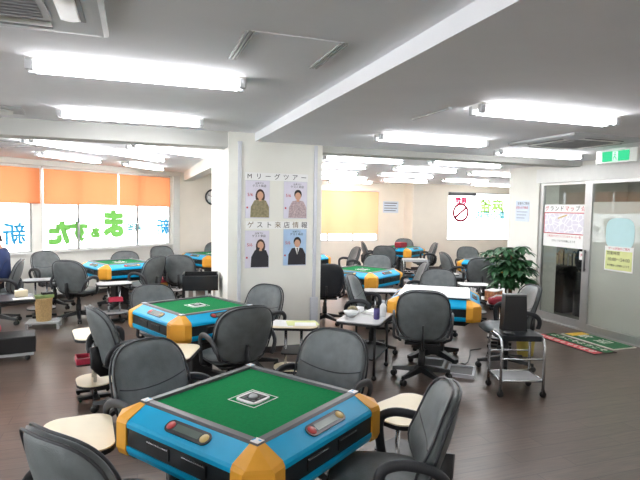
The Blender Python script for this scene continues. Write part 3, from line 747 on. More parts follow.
# ------------------------------------------------------------ mahjong table (origin on the floor)
def make_table():
    t = thing('mahjong_table', 'x', 'mahjong table', (0, 0, 0), 0, 'automatic mahjong tables')
    obj('playing_surface', MB().box(-.34, .34, -.34, .34, .715, .738), 'felt', t)
    rl = MB()
    for q in range(4):
        m = Matrix.Rotation(q * PI / 2, 4, 'Z')
        prof = [(.335, .730), (.337, .752), (.368, .752), (.378, .744), (.378, .72), (.335, .72)]
        rl.rings([[(s_ * d, d, z) for d, z in prof] for s_ in (1, -1)], m, smooth=False)
    obj('rail', rl, 'rail', t)
    for q in range(4):
        m = Matrix.Rotation(q * PI / 2, 4, 'Z')
        hw = .335
        prof = [(.378, .742), (.470, .694), (.480, .682), (.480, .664), (.40, .664), (.378, .70)]
        sp = MB(); sp.rings([[(s_ * hw, d, z) for d, z in prof] for s_ in (1, -1)], m, smooth=False)
        p = obj('side_panel', sp, 'blue', t)
        obj('side_band', MB().box(-hw, hw, .40, .476, .580, .664, m), 'band', p, label='black band below the blue slope')
        lp = MB(); prof2 = [(.40, .580), (.482, .580), (.482, .560), (.470, .535), (.40, .535)]
        lp.rings([[(s_ * hw, d, z) for d, z in prof2] for s_ in (1, -1)], m, smooth=False)
        obj('lower_lip', lp, 'blue', p)
        for xx in (-.12, .11):
            obj('drawer', MB().box(xx - .075, xx + .075, .476, .482, .596, .648, m), 'black', p)
            obj('drawer_edge', MB().box(xx - .07, xx + .07, .482, .4845, .640, .645, m), 'chrome', p)
        # score display lying on the slope
        sl = m @ Matrix.Translation((-.02, .424, .7185)) @ Matrix.Rotation(-math.atan2(.048, .092), 4, 'X')
        cap = []
        for i in range(24):
            a = 2 * PI * i / 24; cap.append((.105 * (1 if math.cos(a) > 0 else -1) + .032 * math.cos(a), .032 * math.sin(a)))
        dsp = obj('score_display', MB().prism(cap, 0, .005, sl), 'band', t)
        obj('screen', MB().box(-.078, .078, -.017, .017, .005, .0065, sl), 'lcd', dsp)
        obj('button', MB().lathe([(.022, .005), (.021, .007)], 16, c=(.106, 0), m=sl), 'redbutton', dsp)
        obj('button', MB().lathe([(.022, .005), (.021, .007)], 16, c=(-.106, 0), m=sl), 'yellowbutton', dsp)
        # golden corner block
        A = [(.335, .378, .744), (.378, .378, .744), (.378, .335, .744)]
        B = [(.335, .472, .700), (.408, .478, .694), (.478, .408, .694), (.472, .335, .700)]
        C = [(.335, .484, .680), (.402, .488, .680), (.488, .402, .680), (.484, .335, .680)]
        D = [(.335, .486, .560), (.402, .489, .560), (.489, .402, .560), (.486, .335, .560)]
        E = [(.335, .474, .530), (.398, .478, .530), (.478, .398, .530), (.474, .335, .530)]
        vs = A + B + C + D + E + [(.335, .335, .530), (.335, .335, .744)]
        fs = [(0, 1, 4, 3), (1, 5, 4), (1, 2, 6, 5)]
        for k in (3, 7, 11): fs += [(k + i, k + i + 1, k + 5 + i, k + 4 + i) for i in range(3)]
        fs += [(15, 16, 17, 18, 19), (0, 20, 2, 1), (0, 3, 7, 11, 15, 19, 20), (2, 20, 19, 18, 14, 10, 6)]
        cb = MB(); cb._new(vs, fs, m)
        c = obj('corner_block', cb, 'gold', t)
        cp = obj('corner_plate', MB().box(.335, .376, .335, .376, .7525, .7545, m), 'whitelam', t)
        obj('plate_print', MB().box(.345, .366, .341, .335, .7545, .7550, m).box(.345, .353, .356, .370, .7545, .7550, m), 'blue', cp)
    # centre dice unit
    du = MB()
    for a, b, c, d in ((-.088, .088, .083, .088), (-.088, .088, -.088, -.083), (-.088, -.083, -.083, .083), (.083, .088, -.083, .083)): du.box(a, b, c, d, .738, .7392)
    o = obj('centre_outline', du, 'whitelam', t)
    oc = [(.068 * sgn(math.cos(2 * PI * i / 32 + .01), .45), .068 * sgn(math.sin(2 * PI * i / 32 + .01), .45)) for i in range(32)]
    dc = obj('dice_unit', MB().prism(oc, .738, .744), 'whitelam', t)
    rg = MB().box(-.049, .049, -.049, .049, .744, .7455)
    obj('dice_ring', rg, 'ink', dc)
    wn_ = MB()
    for i in range(8):
        a = PI / 4 * i; r = .036 if i % 2 == 0 else .046
        wn_.lathe([(.0095, .7455), (.0085, .7475)], 10, c=(r * math.cos(a), r * math.sin(a)))
    obj('indicator', wn_, 'lcd', dc)
    obj('dice_dome', MB().lathe([(.023, .7455), (.021, .754), (.014, .759), (.004, .761)], 16), 'greylam', dc)
    ub = MB(); ub.rings([[(s1 * h_, s2 * h_, z) for s1, s2 in ((-1, -1), (1, -1), (1, 1), (-1, 1))] for h_, z in ((.40, .715), (.40, .53), (.33, .46), (.16, .44))], smooth=False)
    obj('underbody', ub, 'band', t)
    obj('pedestal', MB().box(-.11, .11, -.11, .11, .06, .45, bev=.015), 'black', t)
    for q in range(4):
        m = Matrix.Rotation(PI / 4 + q * PI / 2, 4, 'Z')
        lg = MB().rings([[(x, -w_, z0), (x, w_, z0), (x, w_, z1), (x, -w_, z1)] for x, w_, z0, z1 in ((.08, .035, .05, .13), (.36, .028, .035, .07))], m, smooth=False)
        l = obj('foot', lg, 'black', t); obj('caster', MB().lathe([(.02, 0), (.028, .006), (.028, .03), (.014, .04)], 14, c=(.33, 0), m=m), 'caster', l)
    return t
tbl = make_table(); tfirst = [True]
def table(x, y, deg, label):
    if tfirst[0]:
        tfirst[0] = False; tbl.location = (x, y, 0); tbl.rotation_euler = (0, 0, R(deg)); tbl['label'] = label; return tbl
    return dup(tbl, (x, y, 0), R(deg), label)
TA = (.54, 2.47, 34.7); TB = (.54, 4.99, 24.5); TC = (-.26, 9.10, 25); TD = (1.42, 10.45, 30)
TE = (3.315, 7.36, 34); TF = (6.25, 11.6, 34); TG = (3.08, 9.92, 34); TH = (3.19, 5.06, -35); TI = (6.40, 8.25, 22)
table(*TA, 'nearest and largest green mahjong table, at the bottom of the photo')
table(*TB, 'second green mahjong table from the front, before the column')
table(*TC, 'green mahjong table by the orange blinds at the left')
table(*TD, 'green mahjong table partly hidden by the left edge of the column')
table(*TE, 'green mahjong table between the column and the white-covered table')
table(*TF, 'far green mahjong table with a red box, beneath the wall notice')
table(*TG, 'far green mahjong table cut off by right edge of the column')
table(*TH, 'mahjong table under a white cover board, right of centre')
table(*TI, 'mahjong table below far white window, behind the plant')
tc = obj('table_cover', MB().box(-.375, .375, -.375, .375, 0, .012, bev=.004), 'whitelam', loc=(TH[0] - .02, TH[1] - .02, .762), rz=R(TH[2]))
tag(tc, 'white square cover board lying on a mahjong table, right of centre', 'table cover')

# ------------------------------------------------------------ chairs
GA, GB, GC, GE = 'chairs around the nearest table', 'chairs around the second table', 'chairs in the back left part', 'chairs in the back right part'
chair(0.015, 3.16, -53, 'grey chair behind the left corner of the nearest table, front visible', GA, top=True)
chair(1.25, 3.1, 217, 'grey chair beyond the right corner of nearest table, smile-shaped seam visible', GA, top=True)
chair(1.345, 1.955, 154, 'nearest grey chair at the lower right, seen from its side', GA, top=True)
chair(-0.295, 1.945, 40, 'nearest grey chair cut off by the lower left corner of the photo', GA, top=True)
chair(-0.33, 4.29, 20, 'grey chair left of the second table, seen in profile from behind', GB, top=True)
chair(0.13, 5.8, -65, 'grey chair behind left corner of the second table, mostly hidden', GB, sc=0.93, top=True)
chair(0.84, 4.0, 104, 'dark grey chair in front of the second table, turned away, back visible', GB, top=True)
chair(1.36, 5.4, 213, 'glossy grey chair against the column front, right of second table', GB, sc=0.95, top=True)
chair(-0.93, 7.9, 62, 'dark grey chair in front of the back left table, back visible', GC, top=True)
chair(-1.45, 9.45, -45, 'grey chair under the window post, behind the narrow grey side table', GC, top=True)
chair(-0.17, 10.08, -105, 'grey chair beyond the back left table, under the green letters', GC, sc=0.93, top=True)
chair(0.33, 8.33, 140, 'dark chair in profile right of the back left table', GC, top=True)
chair(.42, 10.45, -60, 'small grey chair below the rightmost orange blind', GC, top=True)
chair(0.62, 8.5, 66, 'dark grey chair left of the black tray rack, back visible', GC, top=True)
chair(1.63, 11.41, -90, 'chair peeking out left of the column behind the far left table', GC, top=True)
chair(-1.50, 8.20, 185, 'grey chair the person in navy sits on, at the left edge', GC, top=True)
chair(2.52, 6.8, 74, 'big black chair cut by right edge of the column, turned away', GE, black=True, top=True)
chair(2.36, 5.65, -38, 'shiny grey tilted chair behind the cluttered side table', GE, top=True)
chair(3.96, 8.1, 228, 'light grey chair behind the green table right of the column', GE, top=True)
chair(5.0, 10.0, 60, 'dark chair behind another, below the wall right of amber blind', GE, top=True)
chair(5.1, 11.4, -20, 'small dark chair just below the right end of the amber blind', GE, top=True)
chair(4.30, 9.75, 175, 'thin dark chair in profile below amber blind, facing left', GE, top=True)
chair(6.8, 12.45, -110, 'far grey chair behind the farthest green table', GE, top=True)
chair(6.78, 10.78, 158, 'grey chair in profile at the far corner, facing left', GE, top=True)
chair(4.09, 6.74, 160, 'dark chair in profile facing left, beside the chrome cart', GE, top=True)
chair(5.38, 8.36, -12, 'dark chair facing right, below left end of the far white window', GE, top=True)
chair(5.48, 7.26, 62, 'dark chair left of the plant, turned away, below the white window', GE, top=True)
chair(6.75, 9.55, -100, 'grey chair top showing above another chair, left of the plant', GE, top=True)
chair(4.02, 6.30, 232, 'grey chair behind the white-covered table', GE, sc=.95, top=True)
chair(2.5, 4.16, 60, 'dark grey chair in front of the white-covered table, back fully visible', GE, black=False, sc=1.04, top=True)
chair(4.02, 4.42, 160, 'chair with sunlit pale back, behind the chrome cart and black box', GE, top=True)
chair(3.55, 10.9, -95, 'far chair just right of the column edge, beyond green table', GE, top=True)

# ------------------------------------------------------------ side tables
def rrect(w, d, r, n=6):
    out = []
    for cx, cy, a0 in ((w / 2 - r, d / 2 - r, 0), (-w / 2 + r, d / 2 - r, 90), (-w / 2 + r, -d / 2 + r, 180), (w / 2 - r, -d / 2 + r, 270)):
        for i in range(n + 1):
            a = R(a0 + 90 * i / n); out.append((cx + r * math.cos(a), cy + r * math.sin(a)))
    return out
def make_side(topmat, edge, w=.46, d=.32):
    t = thing('side_table', 'x', 'side table', (0, 0, 0), 0, 'small two-tier side tables')
    tp = obj('tabletop', MB().prism(rrect(w, d, .09), .546, .566), topmat, t)
    obj('edge_band', MB().prism(rrect(w + .008, d + .008, .094), .538, .5595), edge, tp)
    for s_ in (-1, 1):
        p = obj('pole', MB().lathe([(.014, .05), (.014, .538)], 12, c=(s_ * .075, 0)), 'chrome', t)
        obj('collar', MB().lathe([(.022, .285), (.022, .31)], 12, c=(s_ * .075, 0)), 'black', p)
    obj('lower_shelf', MB().prism(rrect(w * .82, d * .9, .13), .135, .153), topmat, t)
    obj('shelf_edge', MB().prism(rrect(w * .82 + .008, d * .9 + .008, .134), .128, .147), edge, t)
    obj('middle_shelf', MB().prism(rrect(.22, .30, .03), .31, .32), 'black', t)
    b = MB().box(-.20, .20, -.025, .025, .02, .05, bev=.006).box(-.12, -.07, -.14, .14, .02, .05, bev=.006).box(.07, .12, -.14, .14, .02, .05, bev=.006)
    fb = obj('base', b, 'black', t)
    for sx in (-.095, .095):
        for sy in (-.12, .12): obj('caster', MB().ball((sx, sy, .0165), .0165, 10, 6), 'caster', fb)
    return t
PROTO = {}
def side(x, y, deg, label, kind='cream'):
    if kind not in PROTO:
        t = make_side({'cream': 'cream', 'grey': 'greylam', 'white': 'whitelam'}[kind], 'black' if kind != 'white' else 'dkgrey')
        t.location = (x, y, 0); t.rotation_euler = (0, 0, R(deg)); t['label'] = label; PROTO[kind] = t; return t
    return dup(PROTO[kind], (x, y, 0), R(deg), label)
side(-0.27, 2.71, 95, 'cream side table left of the nearest mahjong table')
side(1.43, 2.53, 25, 'cream side table partly hidden behind the nearest right chair')
side(-0.35, 4.85, 100, 'cream side table left of the second table, behind a profile chair')
side(0.27, 4.06, 70, 'cream side table at front corner of the second table')
side(1.42, 4.72, -20, 'cream side table carrying papers, in front of the column')
side(-0.3, 7.9, 12, 'grey side table in front of the back left mahjong table', 'grey')
side(-1.32, 8.50, 10, 'narrow grey side table beside the tan wicker bin, at left', 'grey')
side(.62, 9.75, 0, 'white side table in front of the small chair below rightmost blind', 'white')
side(3.18, 6.42, -20, 'grey side table in front of the green table right of column', 'grey')
side(4.85, 6.62, -20, 'white round-ended side table left of the plant', 'white')
side(5.12, 7.85, 0, 'white side table beside a right-facing chair, below white window', 'white')
side(3.95, 9.15, 0, 'white side table below the amber blind', 'white')
side(4.22, 5.22, 50, 'grey side table with patterned box, right of the white-covered table', 'grey')
# larger grey table with clutter
t = thing('side_table', 'grey side table crowded with small items, right of the column', 'side table', (2.22, 4.83, 0), R(50))
tp = obj('tabletop', MB().prism(rrect(.62, .44, .04), .552, .572), 'greylam', t); obj('edge_band', MB().prism(rrect(.63, .45, .044), .540, .562), 'black', tp)
for sx in (-1, 1):
    for sy in (-1, 1):
        l = obj('leg', MB().tube([(sx * .26, sy * .17, .05), (sx * .26, sy * .17, .54)], .013), 'black', t); obj('caster', MB().ball((sx * .26, sy * .17, .025), .025, 10, 6), 'caster', l)
obj('lower_shelf', MB().box(-.27, .27, -.18, .18, .20, .215), 'black', t)
CLX = (2.42, 5.02)
def on(name, mb, mat, x, y, z, lb, cat, rz=0, grp=None):
    o = obj(name, mb, mat, loc=(x, y, z), rz=rz); return tag(o, lb, cat, grp)
on('paper_stack', MB().box(-.10, .10, -.07, .07, 0, .012).box(-.09, .105, -.075, .065, .012, .03, Matrix.Rotation(.3, 4, 'Z')), 'paper', 2.58, 5.16, .572, 'loose white papers on the cluttered side table', 'papers', .4)
t = thing('white_bottle', 'tall white bottle standing on the cluttered side table', 'bottle', (2.60, 4.98, .572))
obj('bottle_body', MB().lathe([(.032, 0), (.034, .01), (.034, .11), (.014, .14)], 16), 'paper', t); obj('cap', MB().lathe([(.014, .14), (.014, .17)], 12), 'trunk', t)
t = thing('drink_can', 'violet can on the cluttered side table', 'can', (2.48, 4.88, .572))
obj('can_body', MB().lathe([(.026, 0), (.031, .008), (.031, .10), (.025, .112)], 18), 'purple', t); obj('can_lid', MB().lathe([(.025, .112), (.023, .110)], 18), 'chrome', t)
on('bowl', MB().lathe([(.03, 0), (.06, .025), (.078, .06), (.074, .06), (.055, .03), (.02, .012)], 20), 'whitelam', 2.27, 5.05, .572, 'white bowl at the left of the cluttered side table', 'bowl')
on('snack_bag', MB().ball((0, 0, .045), (.06, .045, .045), 14, 8), 'cloth1', 2.34, 5.17, .572, 'olive and white crumpled bag behind the white bowl', 'bag')
on('tissue_pack', MB().box(-.07, .07, -.045, .045, 0, .05, bev=.012), 'paper', 2.45, 5.27, .572, 'white tissue pack at the back of the cluttered side table', 'tissue pack', .8)
for nm in ('paper_stack', 'white_bottle', 'drink_can', 'bowl', 'snack_bag', 'tissue_pack'):
    bpy.data.objects[nm].location += Vector((-.20, -.19, 0))
# papers on the cream table before the column
t = thing('paper_sheets', 'white and yellow printed sheets spread on a cream side table', 'papers', (1.43, 4.73, .5665), R(-25))
obj('white_sheet', MB().prism([(-.23, -.12), (.0, -.14), (.02, .12), (-.21, .14)], 0, .003), 'paper', t)
obj('yellow_sheet', MB().prism([(-.06, -.10), (.24, -.06), (.20, .13), (-.09, .10)], .0035, .006, Matrix.Rotation(.1, 4, 'Z')), 'limepaper', t, label='pale yellow sheet')
obj('white_sheet', MB().prism([(.02, -.13), (.22, -.10), (.2, .05), (.0, .02)], .0065, .009), 'paper', t)
# red trays on the lower shelves
def tray(x, y, z, rz, lb, mat='red'):
    t = thing('coin_tray', lb, 'tray', (x, y, z), R(rz), 'red trays on the side table shelves')
    obj('tray_body', MB().box(-.09, .09, -.06, .06, 0, .012).box(-.09, .09, -.06, -.05, .012, .05).box(-.09, .09, .05, .06, .012, .05).box(-.09, -.08, -.05, .05, .012, .05).box(.08, .09, -.05, .05, .012, .05), mat, t)
    obj('tray_lining', MB().box(-.08, .08, -.05, .05, .012, .02), 'darkred', t)
tray(-.28, 7.81, .3205, 12, 'red tray on the shelf under the back left side table')
tray(-.435, 4.835, .3205, 100, 'red tray on the shelf left of the second table')
t = thing('cardboard_box', 'amber box with a red lid, beside the dark chair at back left', 'box', (.34, 9.0, .0), R(20))
obj('box_body', MB().box(-.13, .13, -.10, .10, .0, .40, bev=.005), 'orange', t); obj('box_lid', MB().box(-.14, .14, -.11, .11, .40, .47, bev=.01), 'darkred', t); obj('paper_label', MB().box(-.08, .02, -.104, -.10, .27, .37), 'paper', t)
# red box at far table, chrome cart with blue bag
on('storage_box', MB().box(-.14, .14, -.09, .09, 0, .12, bev=.012), 'darkred', 6.10, 11.30, .755, 'red box on the edge of the farthest green table', 'box', .5)
def cart_frame(w, d, h, r=.013):
    b = []
    for s_ in (-1, 1):
        b.append(MB().tube([(s_ * w / 2, -d / 2, .06), (s_ * w / 2, -d / 2, h - .08), (s_ * w / 2, -d / 2 + .025, h - .02), (s_ * w / 2, -d / 2 + .08, h), (s_ * w / 2, d / 2 - .08, h), (s_ * w / 2, d / 2 - .025, h - .02), (s_ * w / 2, d / 2, h - .08), (s_ * w / 2, d / 2, .06)], r, 10, up=(1, 0, 0)))
    return b
def cart(name, lb, x, y, rz, w, d, h, topmat, zl, low):
    t = thing(name, lb, 'cart', (x, y, 0), R(rz))
    for b in cart_frame(w, d, h): obj('frame', b, 'chrome', t)
    tp = obj('top_shelf', MB().prism(rrect(w - .02, d - .02, .03), h - .035, h + .014), topmat, t)
    sh = MB()
    for yy in (-d / 2, d / 2): sh.tube([(-w / 2, yy, zl), (w / 2, yy, zl)], .010, 8)
    for xx in (-w / 2, w / 2): sh.tube([(xx, -d / 2, zl), (xx, d / 2, zl)], .010, 8)
    ls = obj('lower_shelf', sh, 'chrome', t); obj('shelf_plate', MB().box(-w / 2 + .01, w / 2 - .01, -d / 2 + .01, d / 2 - .01, zl - .006, zl + .002), low, ls)
    m2 = MB()
    for yy in (-d / 2, d / 2): m2.tube([(-w / 2, yy, zl + .2), (w / 2, yy, zl + .2)], .008, 8)
    obj('rung', m2, 'chrome', t)
    for sx in (-1, 1):
        for sy in (-1, 1): obj('caster', MB().lathe([(.02, -.012), (.03, -.008), (.03, .008), (.02, .012)], 14, m=Matrix.Translation((sx * w / 2, sy * d / 2, .03)) @ Matrix.Rotation(PI / 2, 4, 'X')).box(sx * w / 2 - .01, sx * w / 2 + .01, sy * d / 2 - .016, sy * d / 2 + .016, .035, .075), 'caster', t)
    return t
cart('chrome_cart', 'chrome tube cart with dark top carrying a black box, at right', 3.33, 3.88, -18, .39, .31, .545, 'band', .15, 'greylam')
t = thing('black_box', 'tall black tapered box standing on the chrome cart', 'box', (3.36, 3.97, .559), R(-18))
b = MB(); b.rings([[(s1 * w_, s2 * d_, z) for s1, s2 in ((-1, -1), (1, -1), (1, 1), (-1, 1))] for w_, d_, z in ((.112, .055, 0), (.100, .045, .33))], smooth=False)
obj('box_body', b, 'black', t); obj('rim', MB().box(-.102, .102, -.047, .047, .33, .345, bev=.004), 'dkgrey', t)
on('cable_clip', MB().lathe([(.05, 0), (.055, .01), (.05, .02)], 20), 'black', 3.21, 3.85, .559, 'small round black dish on the cart top, left of the black box', 'dish')
cart('chrome_cart', 'chrome tube cart under the far window corner, left of the profile chair', 5.58, 9.72, -20, .50, .36, .62, 'greylam', .16, 'greylam')
on('plastic_bag', MB().ball((0, 0, .07), (.12, .09, .07), 14, 8), 'blue', 5.56, 9.70, .163, 'blue plastic bag on the lower shelf of the far chrome cart', 'bag')
# things right of the white covered table
t = thing('patterned_box', 'brown patterned box with white top on a grey side table', 'box', (4.20, 5.34, .567), R(20))
obj('box_body', MB().box(-.085, .085, -.07, .07, 0, .12, bev=.004), 'multi', t); obj('box_lid', MB().box(-.088, .088, -.073, .073, .12, .135, bev=.004), 'paper', t)
t = thing('red_handbag', 'dark red handbag with pale strap in front of the patterned box', 'bag', (4.10, 5.10, .567), R(-20))
bb = MB().rings([[(x * s_, y * s_, z) for x, y in rrect(.26, .13, .05)] for z, s_ in ((0, .9), (.02, 1), (.06, 1.0), (.085, .8))])
obj('bag_body', bb, 'darkred', t); obj('strap', MB().tube([(-.11, -.02, .07), (-.05, -.03, .11), (.05, -.03, .11), (.11, -.02, .07)], .009), 'paper', t)
t = thing('waste_bin', 'yellowish bin standing behind the chrome cart', 'bin', (4.30, 4.86, 0))
obj('bin_body', MB().lathe([(.085, 0), (.09, .01), (.11, .26), (.114, .27), (.105, .27), (.08, .02)], 20), 'yellowbin', t); obj('liner', MB().lathe([(.106, .26), (.10, .20), (.09, .2)], 20), 'paper', t)
# foot rests and cable near the white covered table
FT = thing('foot_rest', 'left flat grey tray with white rim under the white-covered table', 'foot rest', (2.62, 5.10, 0), R(-39), 'flat foot rests')
def footrest(t):
    obj('rim', MB().box(-.14, .14, -.17, -.145, 0, .035).box(-.14, .14, .145, .17, 0, .035).box(-.14, -.115, -.145, .145, 0, .035).box(.115, .14, -.145, .145, 0, .035), 'trunk', t)
    obj('plate', MB().box(-.115, .115, -.145, .145, 0, .022), 'dkgrey', t)
FT.location = (3.03, 4.83, 0); footrest(FT)
dup(FT, (3.17, 4.50, 0), R(-39), 'right flat grey tray with white rim, nearer the floor cable')
cb = MB().tube([(3.36, 4.78, .006), (3.38, 4.73, .006), (3.45, 4.78, .006), (3.62, 4.98, .006), (3.78, 5.20, .006), (3.95, 5.22, .006)], .006, 6)
on('floor_cable', cb, 'black', 0, 0, 0, 'thin black cable on the floor right of the foot rests', 'cable')

# ------------------------------------------------------------ plant
t = thing('potted_plant', 'tall leafy green umbrella plant in front of the pillar', 'plant', (5.10, 6.15, 0))
obj('pot', MB().lathe([(.14, 0), (.15, .02), (.19, .34), (.20, .36), (.18, .36), (.16, .30)], 24), 'pot', t)
obj('soil', MB().lathe([(.165, .31), (.05, .325)], 20), 'soil', t)
rp = random.Random(11)
tips = []
for q in range(3):
    a = 2.1 * q; pts = [(.03 * math.cos(a), .03 * math.sin(a), .30), (.05 * math.cos(a), .05 * math.sin(a), .62), (.12 * math.cos(a), .12 * math.sin(a), 1.02 + .05 * q)]
    obj('stem', MB().tube(pts, .014), 'bark', t); tips.append(pts)
lf = MB()
def leaf(lf, base, dirv, L, W):
    d = Vector(dirv).normalized(); s_ = d.cross(Vector((0, 0, 1)))
    if s_.length < .1: s_ = Vector((1, 0, 0))
    s_.normalize(); up = s_.cross(d).normalized(); B = Vector(base)
    prof = ((0, .04), (.18, .55), (.45, 1.0), (.72, .8), (.9, .38), (1, .02)); L1 = []; L2 = []; mid = []
    for u, w_ in prof:
        c = B + d * (L * u) - Vector((0, 0, 1)) * (L * .35 * u * u); mid.append(c)
        L1.append(c + s_ * (W * w_) + up * (.25 * W * w_)); L2.append(c - s_ * (W * w_) + up * (.25 * W * w_))
    v = [p for tr in zip(L1, mid, L2) for p in tr]; f = []
    for i in range(len(prof) - 1):
        a = i * 3; f += [(a, a + 1, a + 4, a + 3), (a + 1, a + 2, a + 5, a + 4)]
    lf._new(v, f, None, True)
pet = MB()
for q in range(72):
    st = tips[q % 3]; u = rp.random(); p0 = Vector(st[1]).lerp(Vector(st[2]), .02 + .98 * u)
    a = rp.uniform(0, 2 * PI); el = rp.uniform(-.55, .95); r = rp.uniform(.10, .27)
    e = p0 + Vector((math.cos(a) * math.cos(el) * r, math.sin(a) * math.cos(el) * r, math.sin(el) * r * .9))
    pet.tube([p0, p0.lerp(e, .5) + Vector((0, 0, .02)), e], .003, 5)
    for k in range(7):
        b_ = a + (k - 3) * .75 + rp.uniform(-.1, .1)
        leaf(lf, e, (math.cos(b_), math.sin(b_), rp.uniform(-.35, .15)), rp.uniform(.13, .20), rp.uniform(.028, .042))
fo = obj('foliage', lf, 'leaf', t); obj('leaf_stalks', pet, 'leaf', fo)

# ------------------------------------------------------------ back left things
t = thing('tray_rack', 'black tray box on a white-legged rack beside the column', 'rack', (.725, 6.30, 0), R(-8))
for sx in (-.16, -.07, .07, .16):
    obj('leg', MB().box(sx - .014, sx + .014, -.10, -.072, 0, .69), 'white', t)
for sx in (-.16, .16): obj('leg', MB().box(sx - .014, sx + .014, .08, .108, 0, .69), 'white', t)
obj('brace', MB().box(-.16, .16, -.094, -.08, .12, .15).box(-.16, .16, .085, .10, .12, .15), 'white', t)
tr = MB().box(-.205, .205, -.15, .15, .69, .705).box(-.205, .205, -.15, -.135, .705, .86).box(-.205, .205, .135, .15, .705, .88).box(-.205, -.19, -.135, .135, .705, .88).box(.19, .205, -.135, .135, .705, .88)
obj('tray_box', tr, 'black', t); obj('tray_content', MB().box(-.19, .19, -.135, .135, .705, .83), 'band', t)
t = thing('waste_basket', 'tan wicker bin on the shelf beside the narrow grey side table', 'bin', (-1.18, 7.78, 0))
obj('basket', MB().lathe([(.088, .10), (.092, .11), (.108, .39), (.112, .40), (.104, .40), (.088, .13)], 24), 'wicker', t)
obj('stand', MB().box(-.20, .20, -.15, .15, .08, .10).box(-.20, -.17, -.14, -.11, 0, .08).box(.17, .20, -.14, -.11, 0, .08).box(-.20, -.17, .11, .14, 0, .08).box(.17, .20, .11, .14, 0, .08), 'greylam', t)
obj('basket_handle', MB().tube([(.108 * math.cos(a * PI / 10), .108 * math.sin(a * PI / 10), .402) for a in range(20)], .008, 6, closed=True), 'wicker', t)
# low dark desk at the left edge and what lies on it
t = thing('low_desk', 'dark low desk at the left edge, in front of the seated person', 'desk', (-1.62, 6.72, 0), R(12))
obj('desktop', MB().box(-.5, .5, -.24, .24, .56, .59, bev=.006), 'band', t)
for sx in (-.44, .10):
    for sy in (-.18, .18): obj('leg', MB().box(sx - .018, sx + .018, sy - .018, sy + .018, 0, .56), 'black', t)
t = thing('tissue_box', 'small cream box on the dark low desk at left', 'box', (-1.27, 6.84, .59), R(15))
obj('box_body', MB().box(-.065, .065, -.05, .05, 0, .07, bev=.004), 'cream', t); obj('tissue', MB().ball((0, 0, .075), (.03, .02, .02), 10, 6), 'paper', t)
on('paper_sheet', MB().box(-.10, .10, -.06, .06, 0, .004), 'paper', -1.22, 6.66, .59, 'white sheet at the right end of the dark low desk', 'paper', .3)
t = thing('green_box', 'flat olive green box lying above the tan wicker bin', 'box', (-1.18, 7.76, .411), R(25))
obj('box_body', MB().box(-.12, .12, -.06, .06, 0, .045, bev=.006), 'greenbox', t); obj('box_flap', MB().box(-.02, .11, -.045, .045, .045, .075, bev=.006), 'black', t)
on('plastic_bag', MB().ball((0, 0, .10), (.12, .10, .10), 14, 8), 'bag', -1.72, 7.40, .0, 'pinkish plastic bag on the floor under the dark low desk', 'bag')
t = thing('storage_case', 'long black low case on a wheeled board at left edge', 'case', (-1.46, 6.30, 0), R(8))
obj('case_body', MB().box(-.48, .42, -.17, .17, .085, .26, bev=.01), 'black', t); obj('wheel_board', MB().box(-.50, .40, -.18, .18, .06, .085), 'greylam', t)
hd = obj('case_handle', MB().tube([(-.06, 0, .26), (-.05, 0, .29), (.05, 0, .29), (.06, 0, .26)], .01), 'dkgrey', t)
for sx in (-.42, .34):
    for sy in (-.14, .14): obj('caster', MB().ball((sx, sy, .03), .03, 10, 6), 'caster', t)
# mats before the doors
def mat_thing(lb, x0, x1, y0, y1, bodies):
    t = thing('door_mat', lb, 'mat', ((x0 + x1) / 2, (y0 + y1) / 2, 0), 0, 'mats before the glass doors')
    w_, d_ = x1 - x0, y1 - y0
    obj('mat_base', MB().box(-w_ / 2, w_ / 2, -d_ / 2, d_ / 2, 0, .008), bodies[0], t)
    rr = random.Random(int(x0 * 100))
    for nm, a, b, mt in bodies[1]:
        obj(nm, MB().box(a - (x0 + x1) / 2, b - (x0 + x1) / 2, -d_ / 2 + .02, d_ / 2 - .02, .008, .011), mt, t)
    for nm, xx, mt, sz, body, ylen in bodies[2]:
        for i, ch in enumerate(body):
            me = text_mesh(ch, sz, .001, weight=.006); me.transform(Matrix.Rotation(-PI / 2, 4, 'X'))
            o = obj(nm, me, mt, t, loc=(xx - (x0 + x1) / 2, d_ / 2 - .06 - ylen * (i + .5), .0125), rz=R(-90))
mat_thing('dark mat with a red and a green patterned stripe, nearer the room', 5.10, 5.46, 4.62, 5.62, ('matbrown', [('red_stripe', 5.12, 5.25, 'matred'), ('green_stripe', 5.30, 5.43, 'matgreen')],
          [('stripe_motif', 5.185, 'matwhite', .11, 'いらっしゃいませ', .11), ('stripe_motif', 5.365, 'matwhite', .11, 'ようこそようこそ', .11)]))
mat_thing('green and white door mat with a yellow patch, at the glass doors', 5.52, 5.90, 4.72, 5.56, ('matwhite', [('green_field', 5.54, 5.88, 'matgreen')],
          [('mat_lettering', 5.71, 'matwhite', .2, '歓迎', .30)]))
o = obj('yellow_patch', MB().box(-.15, .15, .26, .40, .0125, .0145), 'matyellow', [x for x in bpy.data.objects if x.name.startswith('door_mat')][-1])
